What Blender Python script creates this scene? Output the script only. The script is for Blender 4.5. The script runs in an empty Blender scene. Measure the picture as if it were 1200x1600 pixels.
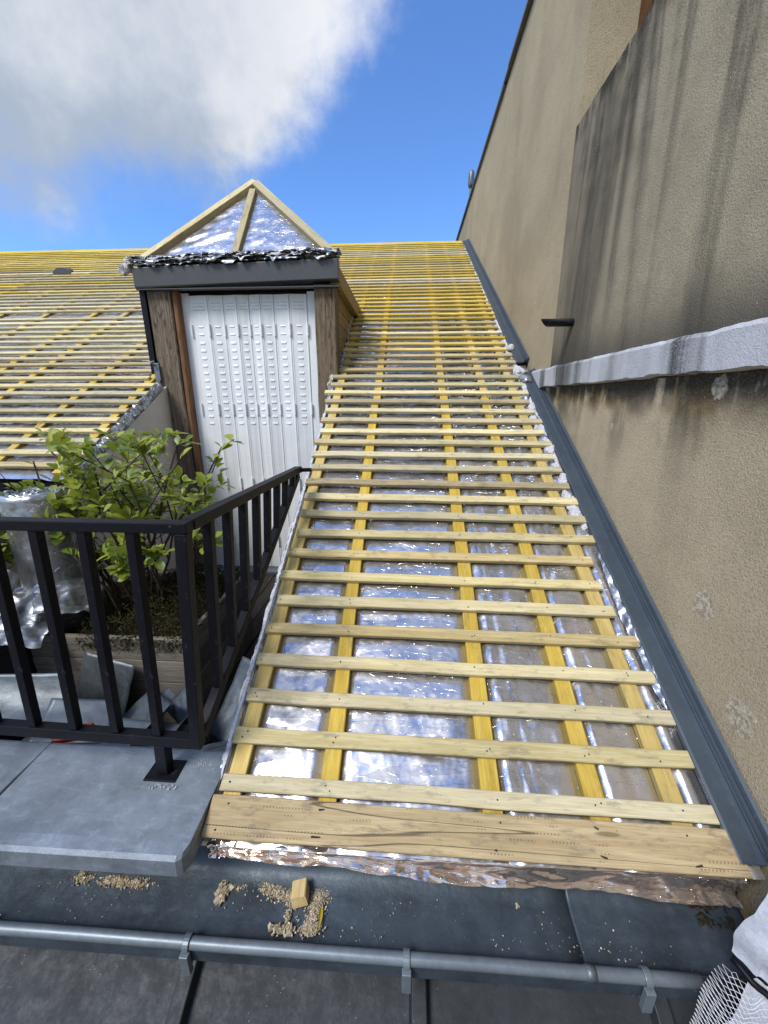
import bpy, bmesh, math, random
from mathutils import Vector, Matrix, noise
random.seed(7)
rad = math.radians
S = bpy.context.scene
COL = S.collection
# ------------------------------------------------------------------ camera
YAW, PITCH, ROLL = rad(-3.261), rad(15.985), rad(0.099)
fw = Vector((math.sin(YAW)*math.cos(PITCH), math.cos(YAW)*math.cos(PITCH), -math.sin(PITCH)))
rt = Vector((math.cos(YAW), -math.sin(YAW), 0))
dn = fw.cross(rt)
r2 = rt*math.cos(ROLL) + dn*math.sin(ROLL)
d2 = -rt*math.sin(ROLL) + dn*math.cos(ROLL)
cam_d = bpy.data.cameras.new('camera')
cam = bpy.data.objects.new('camera', cam_d); COL.objects.link(cam)
cam.matrix_world = Matrix(((r2.x, -d2.x, -fw.x, 0), (r2.y, -d2.y, -fw.y, 0), (r2.z, -d2.z, -fw.z, 0), (0, 0, 0, 1)))
cam_d.sensor_fit = 'VERTICAL'; cam_d.sensor_height = 36; cam_d.lens = 36*610/1600
cam_d.clip_start = 0.02; cam_d.clip_end = 2000
S.camera = cam
S.render.engine = 'CYCLES'; S.cycles.max_bounces = 8; S.cycles.glossy_bounces = 4; S.cycles.diffuse_bounces = 4; S.cycles.caustics_reflective = False; S.cycles.caustics_refractive = False
# ------------------------------------------------------------------ sky, sun, exposure
SUN_AZ, SUN_EL = rad(221), rad(50)          # azimuth clockwise from +Y (towards +X)
sun_dir = Vector((math.sin(SUN_AZ)*math.cos(SUN_EL), math.cos(SUN_AZ)*math.cos(SUN_EL), math.sin(SUN_EL)))
S.view_settings.view_transform = 'Standard'; S.view_settings.look = 'None'
S.view_settings.exposure = 0.88; S.view_settings.gamma = 1.0; S.view_settings.use_curve_mapping = False
W = bpy.data.worlds.new('World'); S.world = W; W.use_nodes = True

class NT:
    """small node helper"""
    def __init__(s, tree): s.t = tree; s.n = tree.nodes; s.l = tree.links
    def new(s, typ, **kw):
        x = s.n.new(typ)
        for k, v in kw.items(): setattr(x, k, v)
        return x
    def put(s, sock, v):
        if isinstance(v, bpy.types.NodeSocket): s.l.new(v, sock)
        elif v is not None: sock.default_value = v
    def m(s, op, a, b=None, c=None, clamp=False):
        x = s.new('ShaderNodeMath', operation=op, use_clamp=clamp)
        for i, v in enumerate((a, b, c)):
            if v is not None: s.put(x.inputs[i], v)
        return x.outputs[0]
    def vm(s, op, a, b=None, scale=None):
        x = s.new('ShaderNodeVectorMath', operation=op)
        s.put(x.inputs[0], a)
        if b is not None: s.put(x.inputs[1], b)
        if scale is not None: s.put(x.inputs['Scale'], scale)
        return x.outputs['Value'] if op in ('DOT_PRODUCT', 'LENGTH') else x.outputs[0]
    def mix(s, fac, a, b, blend='MIX'):
        x = s.new('ShaderNodeMix', data_type='RGBA', blend_type=blend)
        s.put(x.inputs[0], fac); s.put(x.inputs[6], a if isinstance(a, bpy.types.NodeSocket) else (*a, 1)); s.put(x.inputs[7], b if isinstance(b, bpy.types.NodeSocket) else (*b, 1))
        return x.outputs[2]
    def ramp(s, fac, lo, hi, a=0.0, b=1.0, smooth=True):
        x = s.new('ShaderNodeMapRange', interpolation_type='SMOOTHSTEP' if smooth else 'LINEAR')
        for i, v in enumerate((fac, lo, hi, a, b)): s.put(x.inputs[i], v)
        return x.outputs[0]
    def noise(s, vec, scale, detail=4, rough=.55, dist=0.0):
        x = s.new('ShaderNodeTexNoise')
        if vec is not None: s.put(x.inputs['Vector'], vec)
        x.inputs['Scale'].default_value = scale; x.inputs['Detail'].default_value = detail
        x.inputs['Roughness'].default_value = rough; x.inputs['Distortion'].default_value = dist
        return x.outputs[0]
    def voro(s, vec, scale, feature='F1', out=0):
        x = s.new('ShaderNodeTexVoronoi', feature=feature); s.put(x.inputs['Vector'], vec)
        x.inputs['Scale'].default_value = scale
        return x.outputs[out]
    def mapping(s, vec, loc=(0, 0, 0), rot=(0, 0, 0), scale=(1, 1, 1)):
        x = s.new('ShaderNodeMapping'); s.put(x.inputs[0], vec)
        x.inputs[1].default_value = loc; x.inputs[2].default_value = rot; x.inputs[3].default_value = scale
        return x.outputs[0]
    def bump(s, h, strength, dist, normal=None):
        x = s.new('ShaderNodeBump'); s.put(x.inputs['Height'], h)
        x.inputs['Strength'].default_value = strength; x.inputs['Distance'].default_value = dist
        if normal is not None: s.put(x.inputs['Normal'], normal)
        return x.outputs[0]

def build_world():
    # cloud density as a function of direction
    g = bpy.data.node_groups.new('cloud_field', 'ShaderNodeTree')
    g.interface.new_socket('dir', in_out='INPUT', socket_type='NodeSocketVector')
    g.interface.new_socket('density', in_out='OUTPUT', socket_type='NodeSocketFloat')
    q = NT(g); gi = q.new('NodeGroupInput'); go = q.new('NodeGroupOutput')
    d = gi.outputs[0]
    # warp the direction so that the outlines are billowy
    nz = q.new('ShaderNodeTexNoise'); q.put(nz.inputs['Vector'], d); nz.inputs['Scale'].default_value = 2.2; nz.inputs['Detail'].default_value = 4
    w = q.vm('SCALE', q.vm('SUBTRACT', nz.outputs['Color'], (.5, .5, .5)), scale=.26)
    dw = q.vm('NORMALIZE', q.vm('ADD', d, w))
    # the bank of cloud over the left of the roof and its neighbours
    blobs = [((-0.473, 0.7, 0.535), 12), ((-0.268, 0.771, 0.578), 11), ((-0.204, 0.83, 0.519), 8), ((-0.358, 0.774, 0.522), 8), ((-0.671, 0.586, 0.454), 13), ((-0.493, 0.601, 0.629), 25), ((-0.314, 0.676, 0.666), 20), ((-0.645, 0.705, 0.295), 4.0), ((-0.717, 0.639, 0.278), 5.0), ((-0.045, 0.806, 0.59), 2.5),
             ((.1, -.75, .66), 20), ((.75, -.2, .7), 22), ((-.5, -.75, .4), 26), ((.8, .6, .75), 12), ((.3, -.9, .25), 20), ((.10, .28, .95), 8), ((-.12, -.16, .98), 11), ((.22, .05, .97), 9)]  # clouds out of view; those near the zenith added to pale the foil's reflection
    F = None
    for c, r in blobs:
        c = Vector(c).normalized(); cr = math.cos(rad(r))
        v = q.m('MULTIPLY', q.m('SUBTRACT', q.vm('DOT_PRODUCT', dw, tuple(c)), cr), 1/max(1-cr, .022))
        F = v if F is None else q.m('SMOOTH_MAX', F, v, .25)
    n1 = q.noise(d, 4.5, 10, .62)
    F = q.m('ADD', F, q.m('MULTIPLY', q.m('SUBTRACT', n1, .5), 1.35))
    q.l.new(F, go.inputs[0])
    t = NT(W.node_tree); t.n.clear()
    out = t.new('ShaderNodeOutputWorld'); bg = t.new('ShaderNodeBackground')
    sky = t.new('ShaderNodeTexSky', sky_type='NISHITA'); sky.sun_disc = False
    sky.sun_elevation = SUN_EL; sky.sun_rotation = SUN_AZ
    sky.altitude = 100; sky.air_density = 1.0; sky.dust_density = .4; sky.ozone_density = 2.0
    tc = t.new('ShaderNodeTexCoord'); dv = tc.outputs['Generated']
    def field(v):
        x = t.new('ShaderNodeGroup'); x.node_tree = g; t.put(x.inputs[0], v); return x.outputs[0]
    F0 = field(dv)
    F1 = field(t.vm('NORMALIZE', t.vm('ADD', dv, (.13, -.03, .10))))
    dens = t.ramp(F0, -.10, .55)
    sh = t.ramp(t.m('SUBTRACT', F0, F1), -.45, .42)
    thick = t.ramp(F0, .2, 1.0)
    lit = t.m('MULTIPLY', sh, t.m('SUBTRACT', 1, t.m('MULTIPLY', thick, .35)))
    cc = t.mix(lit, (2.3, 2.65, 3.15), (5.2, 5.2, 5.25))
    blue = t.mix(1.0, sky.outputs[0], (.66, .94, 1.32), 'MULTIPLY')
    col = t.mix(t.m('MULTIPLY', dens, .93), blue, cc)
    t.put(bg.inputs[0], col); bg.inputs[1].default_value = .105
    t.l.new(bg.outputs[0], out.inputs[0])
build_world()
sl = bpy.data.lights.new('sun', 'SUN'); sl.energy = 1.75; sl.angle = rad(20); sl.color = (1, .955, .88)
so = bpy.data.objects.new('sun', sl); COL.objects.link(so)
so.rotation_euler = sun_dir.to_track_quat('Z', 'Y').to_euler(); so.location = (-3, -8, 12)

# ------------------------------------------------------------------ helpers
class MB:
    def __init__(s): s.v = []; s.f = []
    def add(s, vs, fs):
        o = len(s.v); s.v += [tuple(x) for x in vs]; s.f += [tuple(i+o for i in f) for f in fs]; return s
    def box(s, x0, x1, y0, y1, z0, z1):
        return s.add([(x0, y0, z0), (x1, y0, z0), (x1, y1, z0), (x0, y1, z0), (x0, y0, z1), (x1, y0, z1), (x1, y1, z1), (x0, y1, z1)],
                     [(0, 3, 2, 1), (4, 5, 6, 7), (0, 1, 5, 4), (1, 2, 6, 5), (2, 3, 7, 6), (3, 0, 4, 7)])
    def prism_x(s, poly, x0, x1):           # poly: (y, z) list
        n = len(poly)
        vs = [(x0, y, z) for y, z in poly] + [(x1, y, z) for y, z in poly]
        return s.add(vs, [tuple(range(n)), tuple(range(2*n-1, n-1, -1))] + [(i, i+n, (i+1) % n+n, (i+1) % n) for i in range(n)])
    def grid(s, fn, nu, nv):
        vs = [fn(i/nu, j/nv) for j in range(nv+1) for i in range(nu+1)]
        return s.add(vs, [(j*(nu+1)+i, j*(nu+1)+i+1, (j+1)*(nu+1)+i+1, (j+1)*(nu+1)+i) for j in range(nv) for i in range(nu)])
    def tube(s, pts, radii, n=6, cap=True, squash=1.0):
        pts = [Vector(p) for p in pts]; rings = []
        a = None
        for i, p in enumerate(pts):
            t = (pts[min(i+1, len(pts)-1)] - pts[max(i-1, 0)]).normalized()
            if a is None: a = t.orthogonal().normalized()
            else: a = (a - t*a.dot(t)).normalized()
            b = t.cross(a); r = radii[i] if isinstance(radii, (list, tuple)) else radii
            rings.append([p + a*math.cos(k*2*math.pi/n)*r + b*math.sin(k*2*math.pi/n)*r*squash for k in range(n)])
        fs = [(i*n+k, i*n+(k+1) % n, (i+1)*n+(k+1) % n, (i+1)*n+k) for i in range(len(pts)-1) for k in range(n)]
        if cap: fs += [tuple(range(n-1, -1, -1)), tuple((len(pts)-1)*n+k for k in range(n))]
        return s.add([v for r in rings for v in r], fs)
    def obj(s, name, mat, parent=None, smooth=False, bevel=0, fix=True):
        me = bpy.data.meshes.new(name); me.from_pydata(s.v, [], s.f)
        if fix:
            bm = bmesh.new(); bm.from_mesh(me); bmesh.ops.recalc_face_normals(bm, faces=bm.faces); bm.to_mesh(me); bm.free()
        me.materials.append(mat)
        if smooth: me.polygons.foreach_set('use_smooth', [True]*len(me.polygons))
        o = bpy.data.objects.new(name, me); COL.objects.link(o)
        if parent: o.parent = parent
        if bevel:
            b = o.modifiers.new('bevel', 'BEVEL'); b.width = bevel; b.segments = 2; b.limit_method = 'ANGLE'; b.angle_limit = rad(40)
        return o
def tag(o, label, cat, group=None, kind=None):
    o['label'] = label; o['category'] = cat
    if group: o['group'] = group
    if kind: o['kind'] = kind
    return o
def thing(name, label, cat, loc=(0, 0, 0), group=None):
    o = bpy.data.objects.new(name, None); COL.objects.link(o); o.location = loc; o.empty_display_size = .1
    return tag(o, label, cat, group)
def structure(o): o['kind'] = 'structure'; return o
def nz(x, y, z=0.0): return noise.noise(Vector((x, y, z)))
def ridged(x, y, z=0.0): return 1-2*abs(noise.noise(Vector((x, y, z))))
U = random.uniform

# ------------------------------------------------------------------ materials
def material(name):
    m = bpy.data.materials.new(name); m.use_nodes = True
    t = NT(m.node_tree); b = m.node_tree.nodes['Principled BSDF']
    return m, t, b
def coords(t):
    tc = t.new('ShaderNodeTexCoord'); oi = t.new('ShaderNodeObjectInfo')
    return tc.outputs['Object'], oi.outputs['Random']
def wood(name, c_light, c_dark, stain=(.12, .11, .06), stain_amt=.5, rough=.7, grain=1.0, crack=0.0, vary=.25, dots=0.0):
    """timber with its grain along local X"""
    m, t, b = material(name); v, r = coords(t)
    off = t.new('ShaderNodeCombineXYZ'); t.put(off.inputs[0], t.m('MULTIPLY', r, 37.0)); t.put(off.inputs[1], t.m('MULTIPLY', r, 11.0))
    v = t.vm('ADD', v, off.outputs[0])
    g1 = t.noise(t.mapping(v, scale=(3, 60, 60)), 1.0, 5, .6, .6)
    g2 = t.noise(t.mapping(v, scale=(12, 320, 320)), 1.0, 3, .5)
    big = t.noise(t.mapping(v, scale=(2.5, 9, 9)), 1.0, 4, .6)
    blot = t.noise(t.mapping(v, scale=(14, 40, 40)), 1.0, 5, .7)
    kn = t.voro(t.mapping(v, scale=(2.3, 14, 9)), 1.0)
    c = t.mix(t.ramp(g1, .3, .7), c_dark, c_light)
    c = t.mix(t.m('MULTIPLY', t.ramp(g2, .42, .66), .5*grain), c, tuple(x*.8 for x in c_dark))
    c = t.mix(t.m('MULTIPLY', t.ramp(blot, .52, .68), stain_amt), c, stain)
    c = t.mix(t.m('MULTIPLY', t.ramp(kn, .10, .05), .7), c, tuple(x*.35 for x in c_dark))
    br = t.m('MULTIPLY', t.m('ADD', 1-vary, t.m('MULTIPLY', r, 2*vary)), t.m('ADD', .70, t.m('MULTIPLY', big, .60)))
    c = t.mix(1.0, c, t.new('ShaderNodeCombineColor').outputs[0], 'MULTIPLY') if False else c
    hsv = t.new('ShaderNodeHueSaturation'); t.put(hsv.inputs['Color'], c); t.put(hsv.inputs['Value'], br)
    t.put(hsv.inputs['Saturation'], t.m('ADD', .85, t.m('MULTIPLY', t.m('FRACT', t.m('MULTIPLY', r, 7.3)), .3)))
    c = hsv.outputs[0]
    h = t.m('ADD', t.m('MULTIPLY', g2, .6), t.m('MULTIPLY', g1, .5))
    if crack:
        ck = t.noise(t.mapping(v, scale=(.45, 13, 13)), 1.0, 2, .4, .0)
        k = t.ramp(t.m('ABSOLUTE', t.m('SUBTRACT', ck, .5)), .001, .006)
        c = t.mix(t.m('MULTIPLY', t.m('SUBTRACT', 1, k), crack), c, (.015, .012, .01)); h = t.m('ADD', h, t.m('MULTIPLY', k, 1.2))
    if dots:                                          # rows of small incisions from the pressure treatment
        sp_ = t.new('ShaderNodeSeparateXYZ'); t.put(sp_.inputs[0], v)
        fx = t.m('LESS_THAN', t.m('ABSOLUTE', t.m('SUBTRACT', t.m('FRACT', t.m('MULTIPLY', sp_.outputs[0], 110.0)), .5)), .22)
        fy = t.m('LESS_THAN', t.m('ABSOLUTE', t.m('SUBTRACT', t.m('FRACT', t.m('MULTIPLY', sp_.outputs[1], 62.0)), .5)), .11)
        mk = t.ramp(t.noise(t.mapping(v, scale=(9, 22, 22)), 1.0, 2), .56, .60)
        dm_ = t.m('MULTIPLY', t.m('MULTIPLY', fx, fy), mk)
        c = t.mix(t.m('MULTIPLY', dm_, dots), c, (.05, .04, .03))
    t.put(b.inputs['Base Color'], c); b.inputs['Roughness'].default_value = rough
    b.inputs['Specular IOR Level'].default_value = .25
    t.put(b.inputs['Normal'], t.bump(h, .5, .002))
    return m
M = {}
M['batten'] = wood('pale_treated_pine', (.71, .625, .385), (.57, .475, .25), (.28, .25, .17), .6, vary=.3)
M['rafter'] = wood('yellow_treated_pine', (.69, .53, .185), (.56, .395, .105), (.33, .27, .12), .6, vary=.14)
M['batten_new'] = wood('yellow_batten_pine', (.72, .545, .14), (.58, .41, .08), (.32, .26, .12), .5, vary=.24)
M['batten_old'] = wood('weathered_batten', (.57, .475, .28), (.42, .335, .18), (.18, .16, .11), .6)
M['board'] = wood('brown_eaves_board', (.55, .425, .225), (.40, .285, .13), (.20, .165, .11), .65, crack=.7, vary=.03, dots=.55)
M['beam'] = wood('old_oak_beam', (.27, .205, .14), (.125, .09, .06), (.03, .025, .02), .8, .85, 1.3, .9, .1)
M['beam_red'] = wood('red_oak_side', (.30, .15, .075), (.20, .09, .04), (.08, .04, .02), .5, .8, 1, .5)
M['cheek'] = wood('grey_cheek_board', (.40, .31, .17), (.26, .19, .10), (.12, .10, .07), .6, .8)
M['planter'] = wood('grey_decking', (.30, .265, .22), (.19, .165, .135), (.09, .08, .065), .6, .8, 1.3, .3)
M['deck'] = wood('dark_decking', (.07, .06, .05), (.035, .03, .026), (.02, .018, .015), .5, .8)
M['endgrain'] = wood('fresh_offcut', (.70, .52, .20), (.52, .34, .10), (.3, .2, .08), .3)

def metal_paint(name, c, rough=.5, metallic=0.0, mottling=.2, bump=.15, scratch=0.0, spec=.5):
    m, t, b = material(name); v, r = coords(t)
    n1 = t.noise(v, 6, 6, .6); n2 = t.noise(v, 60, 4, .6); n3 = t.noise(v, 400, 2, .5)
    k = t.m('ADD', t.m('MULTIPLY', n1, .7), t.m('MULTIPLY', n2, .3))
    col = t.mix(t.ramp(k, .3, .7), tuple(x*(1-mottling) for x in c), tuple(min(1, x*(1+mottling)) for x in c))
    if scratch:
        sc = t.m('MULTIPLY', t.ramp(n2, .62, .70), t.ramp(n3, .5, .62))
        col = t.mix(t.m('MULTIPLY', sc, scratch), col, (.32, .32, .31))
    t.put(b.inputs['Base Color'], col); b.inputs['Metallic'].default_value = metallic
    b.inputs['Specular IOR Level'].default_value = spec
    t.put(b.inputs['Roughness'], t.m('ADD', rough-.1, t.m('MULTIPLY', n2, .2)))
    t.put(b.inputs['Normal'], t.bump(t.m('ADD', n1, t.m('MULTIPLY', n2, .15)), bump, .01))
    return m
M['black'] = metal_paint('black_railing_paint', (.004, .0042, .008), .5, 0, .3, .06, .25, .2)
M['flash'] = metal_paint('slate_grey_flashing', (.050, .066, .084), .48, 0, .15, .05, .15, .35)
M['fascia'] = metal_paint('anthracite_fascia', (.062, .064, .07), .42, 0, .08, .03)
M['white'] = metal_paint('white_shutter_paint', (.80, .825, .84), .5, 0, .05, .03)
M['galv'] = metal_paint('galvanised_sheet', (.16, .185, .205), .45, .55, .4, .4, .3)
M['plastic'] = metal_paint('dark_box_plastic', (.03, .036, .045), .5)
M['redplastic'] = metal_paint('red_plastic', (.42, .03, .015), .45)
M['rim'] = metal_paint('gutter_zinc', (.17, .20, .225), .42, .35, .2, .08, .25)
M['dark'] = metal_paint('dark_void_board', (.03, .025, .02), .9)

def zinc(name, c, stain, white=.3, rough=.42):
    """patinated zinc: cloudy blue grey with pale oxide bloom and dark damp stains"""
    m, t, b = material(name)
    v = t.new('ShaderNodeNewGeometry').outputs['Position']
    n1 = t.noise(v, 5, 8, .7, .1); n2 = t.noise(v, 26, 8, .75, .15); n5 = t.noise(t.mapping(v, rot=(0, 0, .6), scale=(14, 60, 30)), 1.0, 6, .7); n3 = t.noise(v, 180, 3, .6); n4 = t.noise(t.mapping(v, loc=(9, 4, 2)), 3.2, 5, .6)
    col = t.mix(t.ramp(n1, .3, .7), tuple(x*.72 for x in c), tuple(x*1.2 for x in c))
    col = t.mix(t.m('MULTIPLY', t.ramp(n2, .52, .75), white), col, tuple(min(1, x*1.9) for x in c))
    col = t.mix(t.m('MULTIPLY', t.ramp(n4, .48, .68), stain), col, tuple(x*.32 for x in c))
    col = t.mix(t.m('MULTIPLY', t.ramp(n5, .5, .72), .35), col, tuple(min(1, x*1.6) for x in c))
    sp = t.voro(v, 75)
    dots = t.m('MULTIPLY', t.ramp(sp, .10, .04), t.ramp(t.noise(v, 9, 2), .55, .65))
    col = t.mix(t.m('MULTIPLY', dots, .7), col, (.45, .45, .44))
    t.put(b.inputs['Base Color'], col); b.inputs['Metallic'].default_value = .35
    t.put(b.inputs['Roughness'], t.ramp(n2, .3, .7, rough-.06, rough+.16))
    t.put(b.inputs['Normal'], t.bump(t.m('ADD', t.m('MULTIPLY', n1, 1.0), t.m('ADD', t.m('MULTIPLY', n2, .12), t.m('MULTIPLY', n3, .015))), .35, .012))
    return m
M['zinc'] = zinc('pale_zinc', (.225, .26, .305), .38, .4)
M['zinc_gutter'] = zinc('dark_zinc', (.060, .080, .102), .6, .35)
M['zinc_lower'] = zinc('grimy_zinc', (.030, .035, .042), .4, .25, .58)

def foil_mat(name, tint, rough=.13, wr=1.0, dirt=.0, crk=.0):
    """metallised film: mirror with fine creases in two directions"""
    m, t, b = material(name); v, r = coords(t)
    big = t.noise(v, 7, 3, .5)
    msk = t.ramp(t.noise(v, 4, 2), .40, .62)
    def facets(rz, sc, k):
        m_ = t.mapping(v, rot=(0, 0, rz), scale=sc)
        vo = t.new('ShaderNodeTexVoronoi', feature='F1'); t.put(vo.inputs['Vector'], m_); vo.inputs['Scale'].default_value = 1.0
        loc = t.vm('SUBTRACT', m_, vo.outputs['Position'])
        return t.m('MULTIPLY', t.vm('DOT_PRODUCT', loc, t.vm('SUBTRACT', vo.outputs['Color'], (.5, .5, .5))), k)
    h = t.m('ADD', facets(.55, (3.2, 26, 14), .0060*wr), t.m('ADD', t.m('MULTIPLY', facets(-.42, (5, 34, 22), .0046*wr), msk), t.m('MULTIPLY', facets(.15, (26, 60, 40), .0011*wr*(1+3*crk)), msk)))
    h = t.m('ADD', h, t.m('MULTIPLY', big, .010*wr))
    t.put(b.inputs['Normal'], t.bump(h, 1.0, 1.0))
    b.inputs['Metallic'].default_value = .9
    col = t.mix(t.ramp(big, .35, .65), tint, tuple(x*.88 for x in tint))
    if dirt: col = t.mix(t.m('MULTIPLY', t.ramp(t.noise(v, 14, 5, .6), .5, .7), dirt), col, tuple(x*.35 for x in tint))
    t.put(b.inputs['Base Color'], col)
    t.put(b.inputs['Roughness'], t.ramp(t.noise(v, 18, 3), .3, .7, rough-.05, rough+.09))
    return m
M['foil'] = foil_mat('foil_underlay', (.88, .85, .85), .22, .95)
M['foil_soft'] = foil_mat('dormer_foil', (.82, .80, .82), .22, .7)
M['foil_flap'] = foil_mat('foil_flap', (.90, .75, .65), .11, 2.0)  # copper tint paints the brown reflection into the film's own colour
M['foil_grey'] = foil_mat('foil_crumpled', (.46, .48, .51), .36, 1.3, .6, .5)

def rough_mat(name, c1, c2, scale, rough=.95, bs=.6, bd=.01, spec=.15, sheen=0):
    m, t, b = material(name); v, r = coords(t)
    n1 = t.noise(v, scale, 6, .65); n2 = t.noise(v, scale*7, 4, .6)
    t.put(b.inputs['Base Color'], t.mix(t.ramp(t.m('ADD', t.m('MULTIPLY', n1, .6), t.m('MULTIPLY', n2, .4)), .35, .65), c1, c2))
    b.inputs['Roughness'].default_value = rough; b.inputs['Specular IOR Level'].default_value = spec
    t.put(b.inputs['Normal'], t.bump(t.m('ADD', n1, t.m('MULTIPLY', n2, .4)), bs, bd))
    return m
M['wool'] = rough_mat('grey_white_wool', (.40, .40, .42), (.74, .74, .76), 25, bs=.8)
M['moss'] = rough_mat('dry_moss', (.018, .016, .008), (.065, .06, .022), 40)
M['soil'] = rough_mat('dark_soil', (.02, .015, .01), (.05, .04, .028), 30)
def chip_mat():
    m, t, b = material('pale_wood_chips'); g = t.new('ShaderNodeNewGeometry')
    r = g.outputs['Random Per Island']
    t.put(b.inputs['Base Color'], t.mix(r, (.24, .19, .12), (.66, .58, .42))); b.inputs['Roughness'].default_value = .9
    return m
M['sawdust'] = chip_mat()
M['cream'] = rough_mat('cream_render', (.58, .53, .46), (.66, .61, .54), 9, .9, .25, .004)
M['earth'] = rough_mat('street_ground', (.20, .14, .10), (.27, .19, .135), .3)
M['bark'] = rough_mat('shrub_bark', (.045, .032, .024), (.10, .075, .055), 60)
M['cloth'] = rough_mat('white_woven_sheet', (.42, .43, .47), (.58, .59, .64), 14, .8, .5, .006)
M['net'] = rough_mat('white_net_cord', (.62, .63, .66), (.78, .79, .82), 40, .7)
M['brick_brown'] = rough_mat('brown_window_wood', (.10, .042, .018), (.15, .065, .028), 12, .6)

def glass_mat():
    m, t, b = material('dark_window_glass'); b.inputs['Base Color'].default_value = (.02, .02, .022, 1)
    b.inputs['Roughness'].default_value = .05; b.inputs['Specular IOR Level'].default_value = .8
    return m
M['glass'] = glass_mat()

def render_mat(name, base, grime, streak, pits, rise=None, top=None, coarse=1.0, patch=0.0, spots=(), side=None, ochre=0.0, grain=1.0):
    """sand render; grime = all-over darkening, streak = runs of dirt, top = (z, depth) drips below an edge, rise = (z, height) damp above an edge"""
    m, t, b = material(name)
    v = t.new('ShaderNodeNewGeometry').outputs['Position']
    sx = t.new('ShaderNodeSeparateXYZ'); t.put(sx.inputs[0], v); z = sx.outputs[2]
    n_big = t.noise(v, 1.3, 5, .6, .3); n_med = t.noise(v, 7, 5, .6); n_f = t.noise(v, 150*coarse, 3, .75); n_ff = t.noise(v, 260, 2, .6)
    st = t.noise(t.mapping(v, scale=(3.2, 3.2, .35)), 1.0, 4, .55, .6); st2 = t.noise(t.mapping(v, loc=(3, 1, 0), scale=(16, 16, .8)), 1.0, 4, .6, .3)
    c = t.mix(t.ramp(n_big, .3, .7), tuple(x*.86 for x in base), tuple(min(1, x*1.1) for x in base))
    c = t.mix(t.m('MULTIPLY', t.ramp(n_med, .4, .7), .3), c, tuple(x*.8 for x in base))
    dark = (.045, .042, .038)
    if grime: c = t.mix(t.m('MULTIPLY', t.ramp(t.m('ADD', t.m('MULTIPLY', n_big, .6), t.m('MULTIPLY', n_med, .4)), .25, .75), grime), c, (.075, .068, .055))
    if streak:
        s = t.m('MULTIPLY', t.ramp(st, .47, .66), t.m('MULTIPLY', t.m('ADD', .55, t.m('MULTIPLY', st2, .9)), t.ramp(n_f, .28, .60, .45, 1.15)))
        c = t.mix(t.m('MULTIPLY', s, streak, clamp=True), c, dark)
    if top:
        tz, dep = top
        near = t.ramp(z, tz-dep, tz, 0, 1)
        s = t.m('MULTIPLY', near, t.ramp(t.m('ADD', t.m('MULTIPLY', n_med, .25), t.m('MULTIPLY', st, .8)), .50, .68))
        near2 = t.ramp(t.m('ADD', z, t.m('MULTIPLY', t.m('SUBTRACT', n_med, .5), .16)), tz-.20, tz-.05, 0, .95)
        drip = t.m('MULTIPLY', near2, t.ramp(t.m('ADD', t.m('MULTIPLY', st2, .5), t.m('MULTIPLY', n_med, .5)), .38, .50))
        if ochre: c = t.mix(t.m('MULTIPLY', near2, t.ramp(t.noise(t.mapping(v, loc=(2, 7, 1)), 9, 3), .45, .58)), c, (.40, .25, .09))
        c = t.mix(t.m('MAXIMUM', s, drip), c, (.028, .024, .02))
    if side:                                          # algae band where rain runs off the corner
        y0_, y1_ = side
        nr = t.ramp(t.m('ADD', sx.outputs[1], t.m('MULTIPLY', t.m('SUBTRACT', st, .5), .9)), y0_, y1_, 0, .55)
        c = t.mix(t.m('MULTIPLY', nr, t.m('ADD', .45, t.m('MULTIPLY', st2, .8)), clamp=True), c, (.045, .044, .04))
    if rise:
        rz, hh = rise
        near = t.ramp(t.m('ADD', z, t.m('MULTIPLY', t.m('SUBTRACT', n_big, .5), .2)), rz, rz+hh, .85, 0)
        c = t.mix(near, c, (.05, .048, .045))
    if patch:
        pv = t.voro(t.mapping(v, loc=(.3, .35, .1), scale=(1.6, 1.6, 1.6)), 1.0)
        pm = t.ramp(t.m('ADD', pv, t.m('MULTIPLY', t.m('SUBTRACT', n_med, .5), .18)), .13, .09)
        c = t.mix(t.m('MULTIPLY', pm, patch), c, tuple(min(1, x*1.18) for x in (base[0], base[1]*1.0, base[2]*1.12)))
    for px_, py_, pz_, pr_ in spots:
        dd = t.vm('LENGTH', t.vm('SUBTRACT', v, (px_, py_, pz_)))
        pm = t.ramp(t.m('ADD', dd, t.m('MULTIPLY', t.m('SUBTRACT', t.noise(v, 28, 4), .5), pr_*1.6)), pr_*1.05, pr_*.85)
        c = t.mix(t.m('MULTIPLY', pm, .65), c, t.mix(t.ramp(t.noise(v, 60, 3), .4, .6), tuple(x*.6 for x in base), (.66, .60, .50)))
    if pits:
        pz = t.voro(v, 60); pt = t.ramp(pz, .13, .06)
        c = t.mix(t.m('MULTIPLY', t.m('MULTIPLY', pt, t.ramp(n_med, .5, .6)), pits), c, (.03, .028, .025))
        wz = t.voro(t.mapping(v, loc=(5, 5, 5)), 34); wt = t.ramp(wz, .075, .045)
        c = t.mix(t.m('MULTIPLY', t.m('MULTIPLY', wt, t.ramp(t.noise(v, 4), .48, .6)), pits), c, (.7, .68, .62))
    c = t.mix(t.m('MULTIPLY', t.ramp(n_f, .42, .72), .55*grain), c, tuple(x*.36 for x in base))
    t.put(b.inputs['Base Color'], c); b.inputs['Roughness'].default_value = .95; b.inputs['Specular IOR Level'].default_value = .1
    t.put(b.inputs['Normal'], t.bump(t.m('ADD', t.m('ADD', t.m('MULTIPLY', n_f, 1.0), t.m('MULTIPLY', n_ff, .35)), t.m('MULTIPLY', n_med, .7)), .8*(.4+.6*grain), .007))
    return m
TAN = (.50, .41, .268)
M['render_far'] = render_mat('sand_render_far', TAN, .0, .12, 0)
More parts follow.
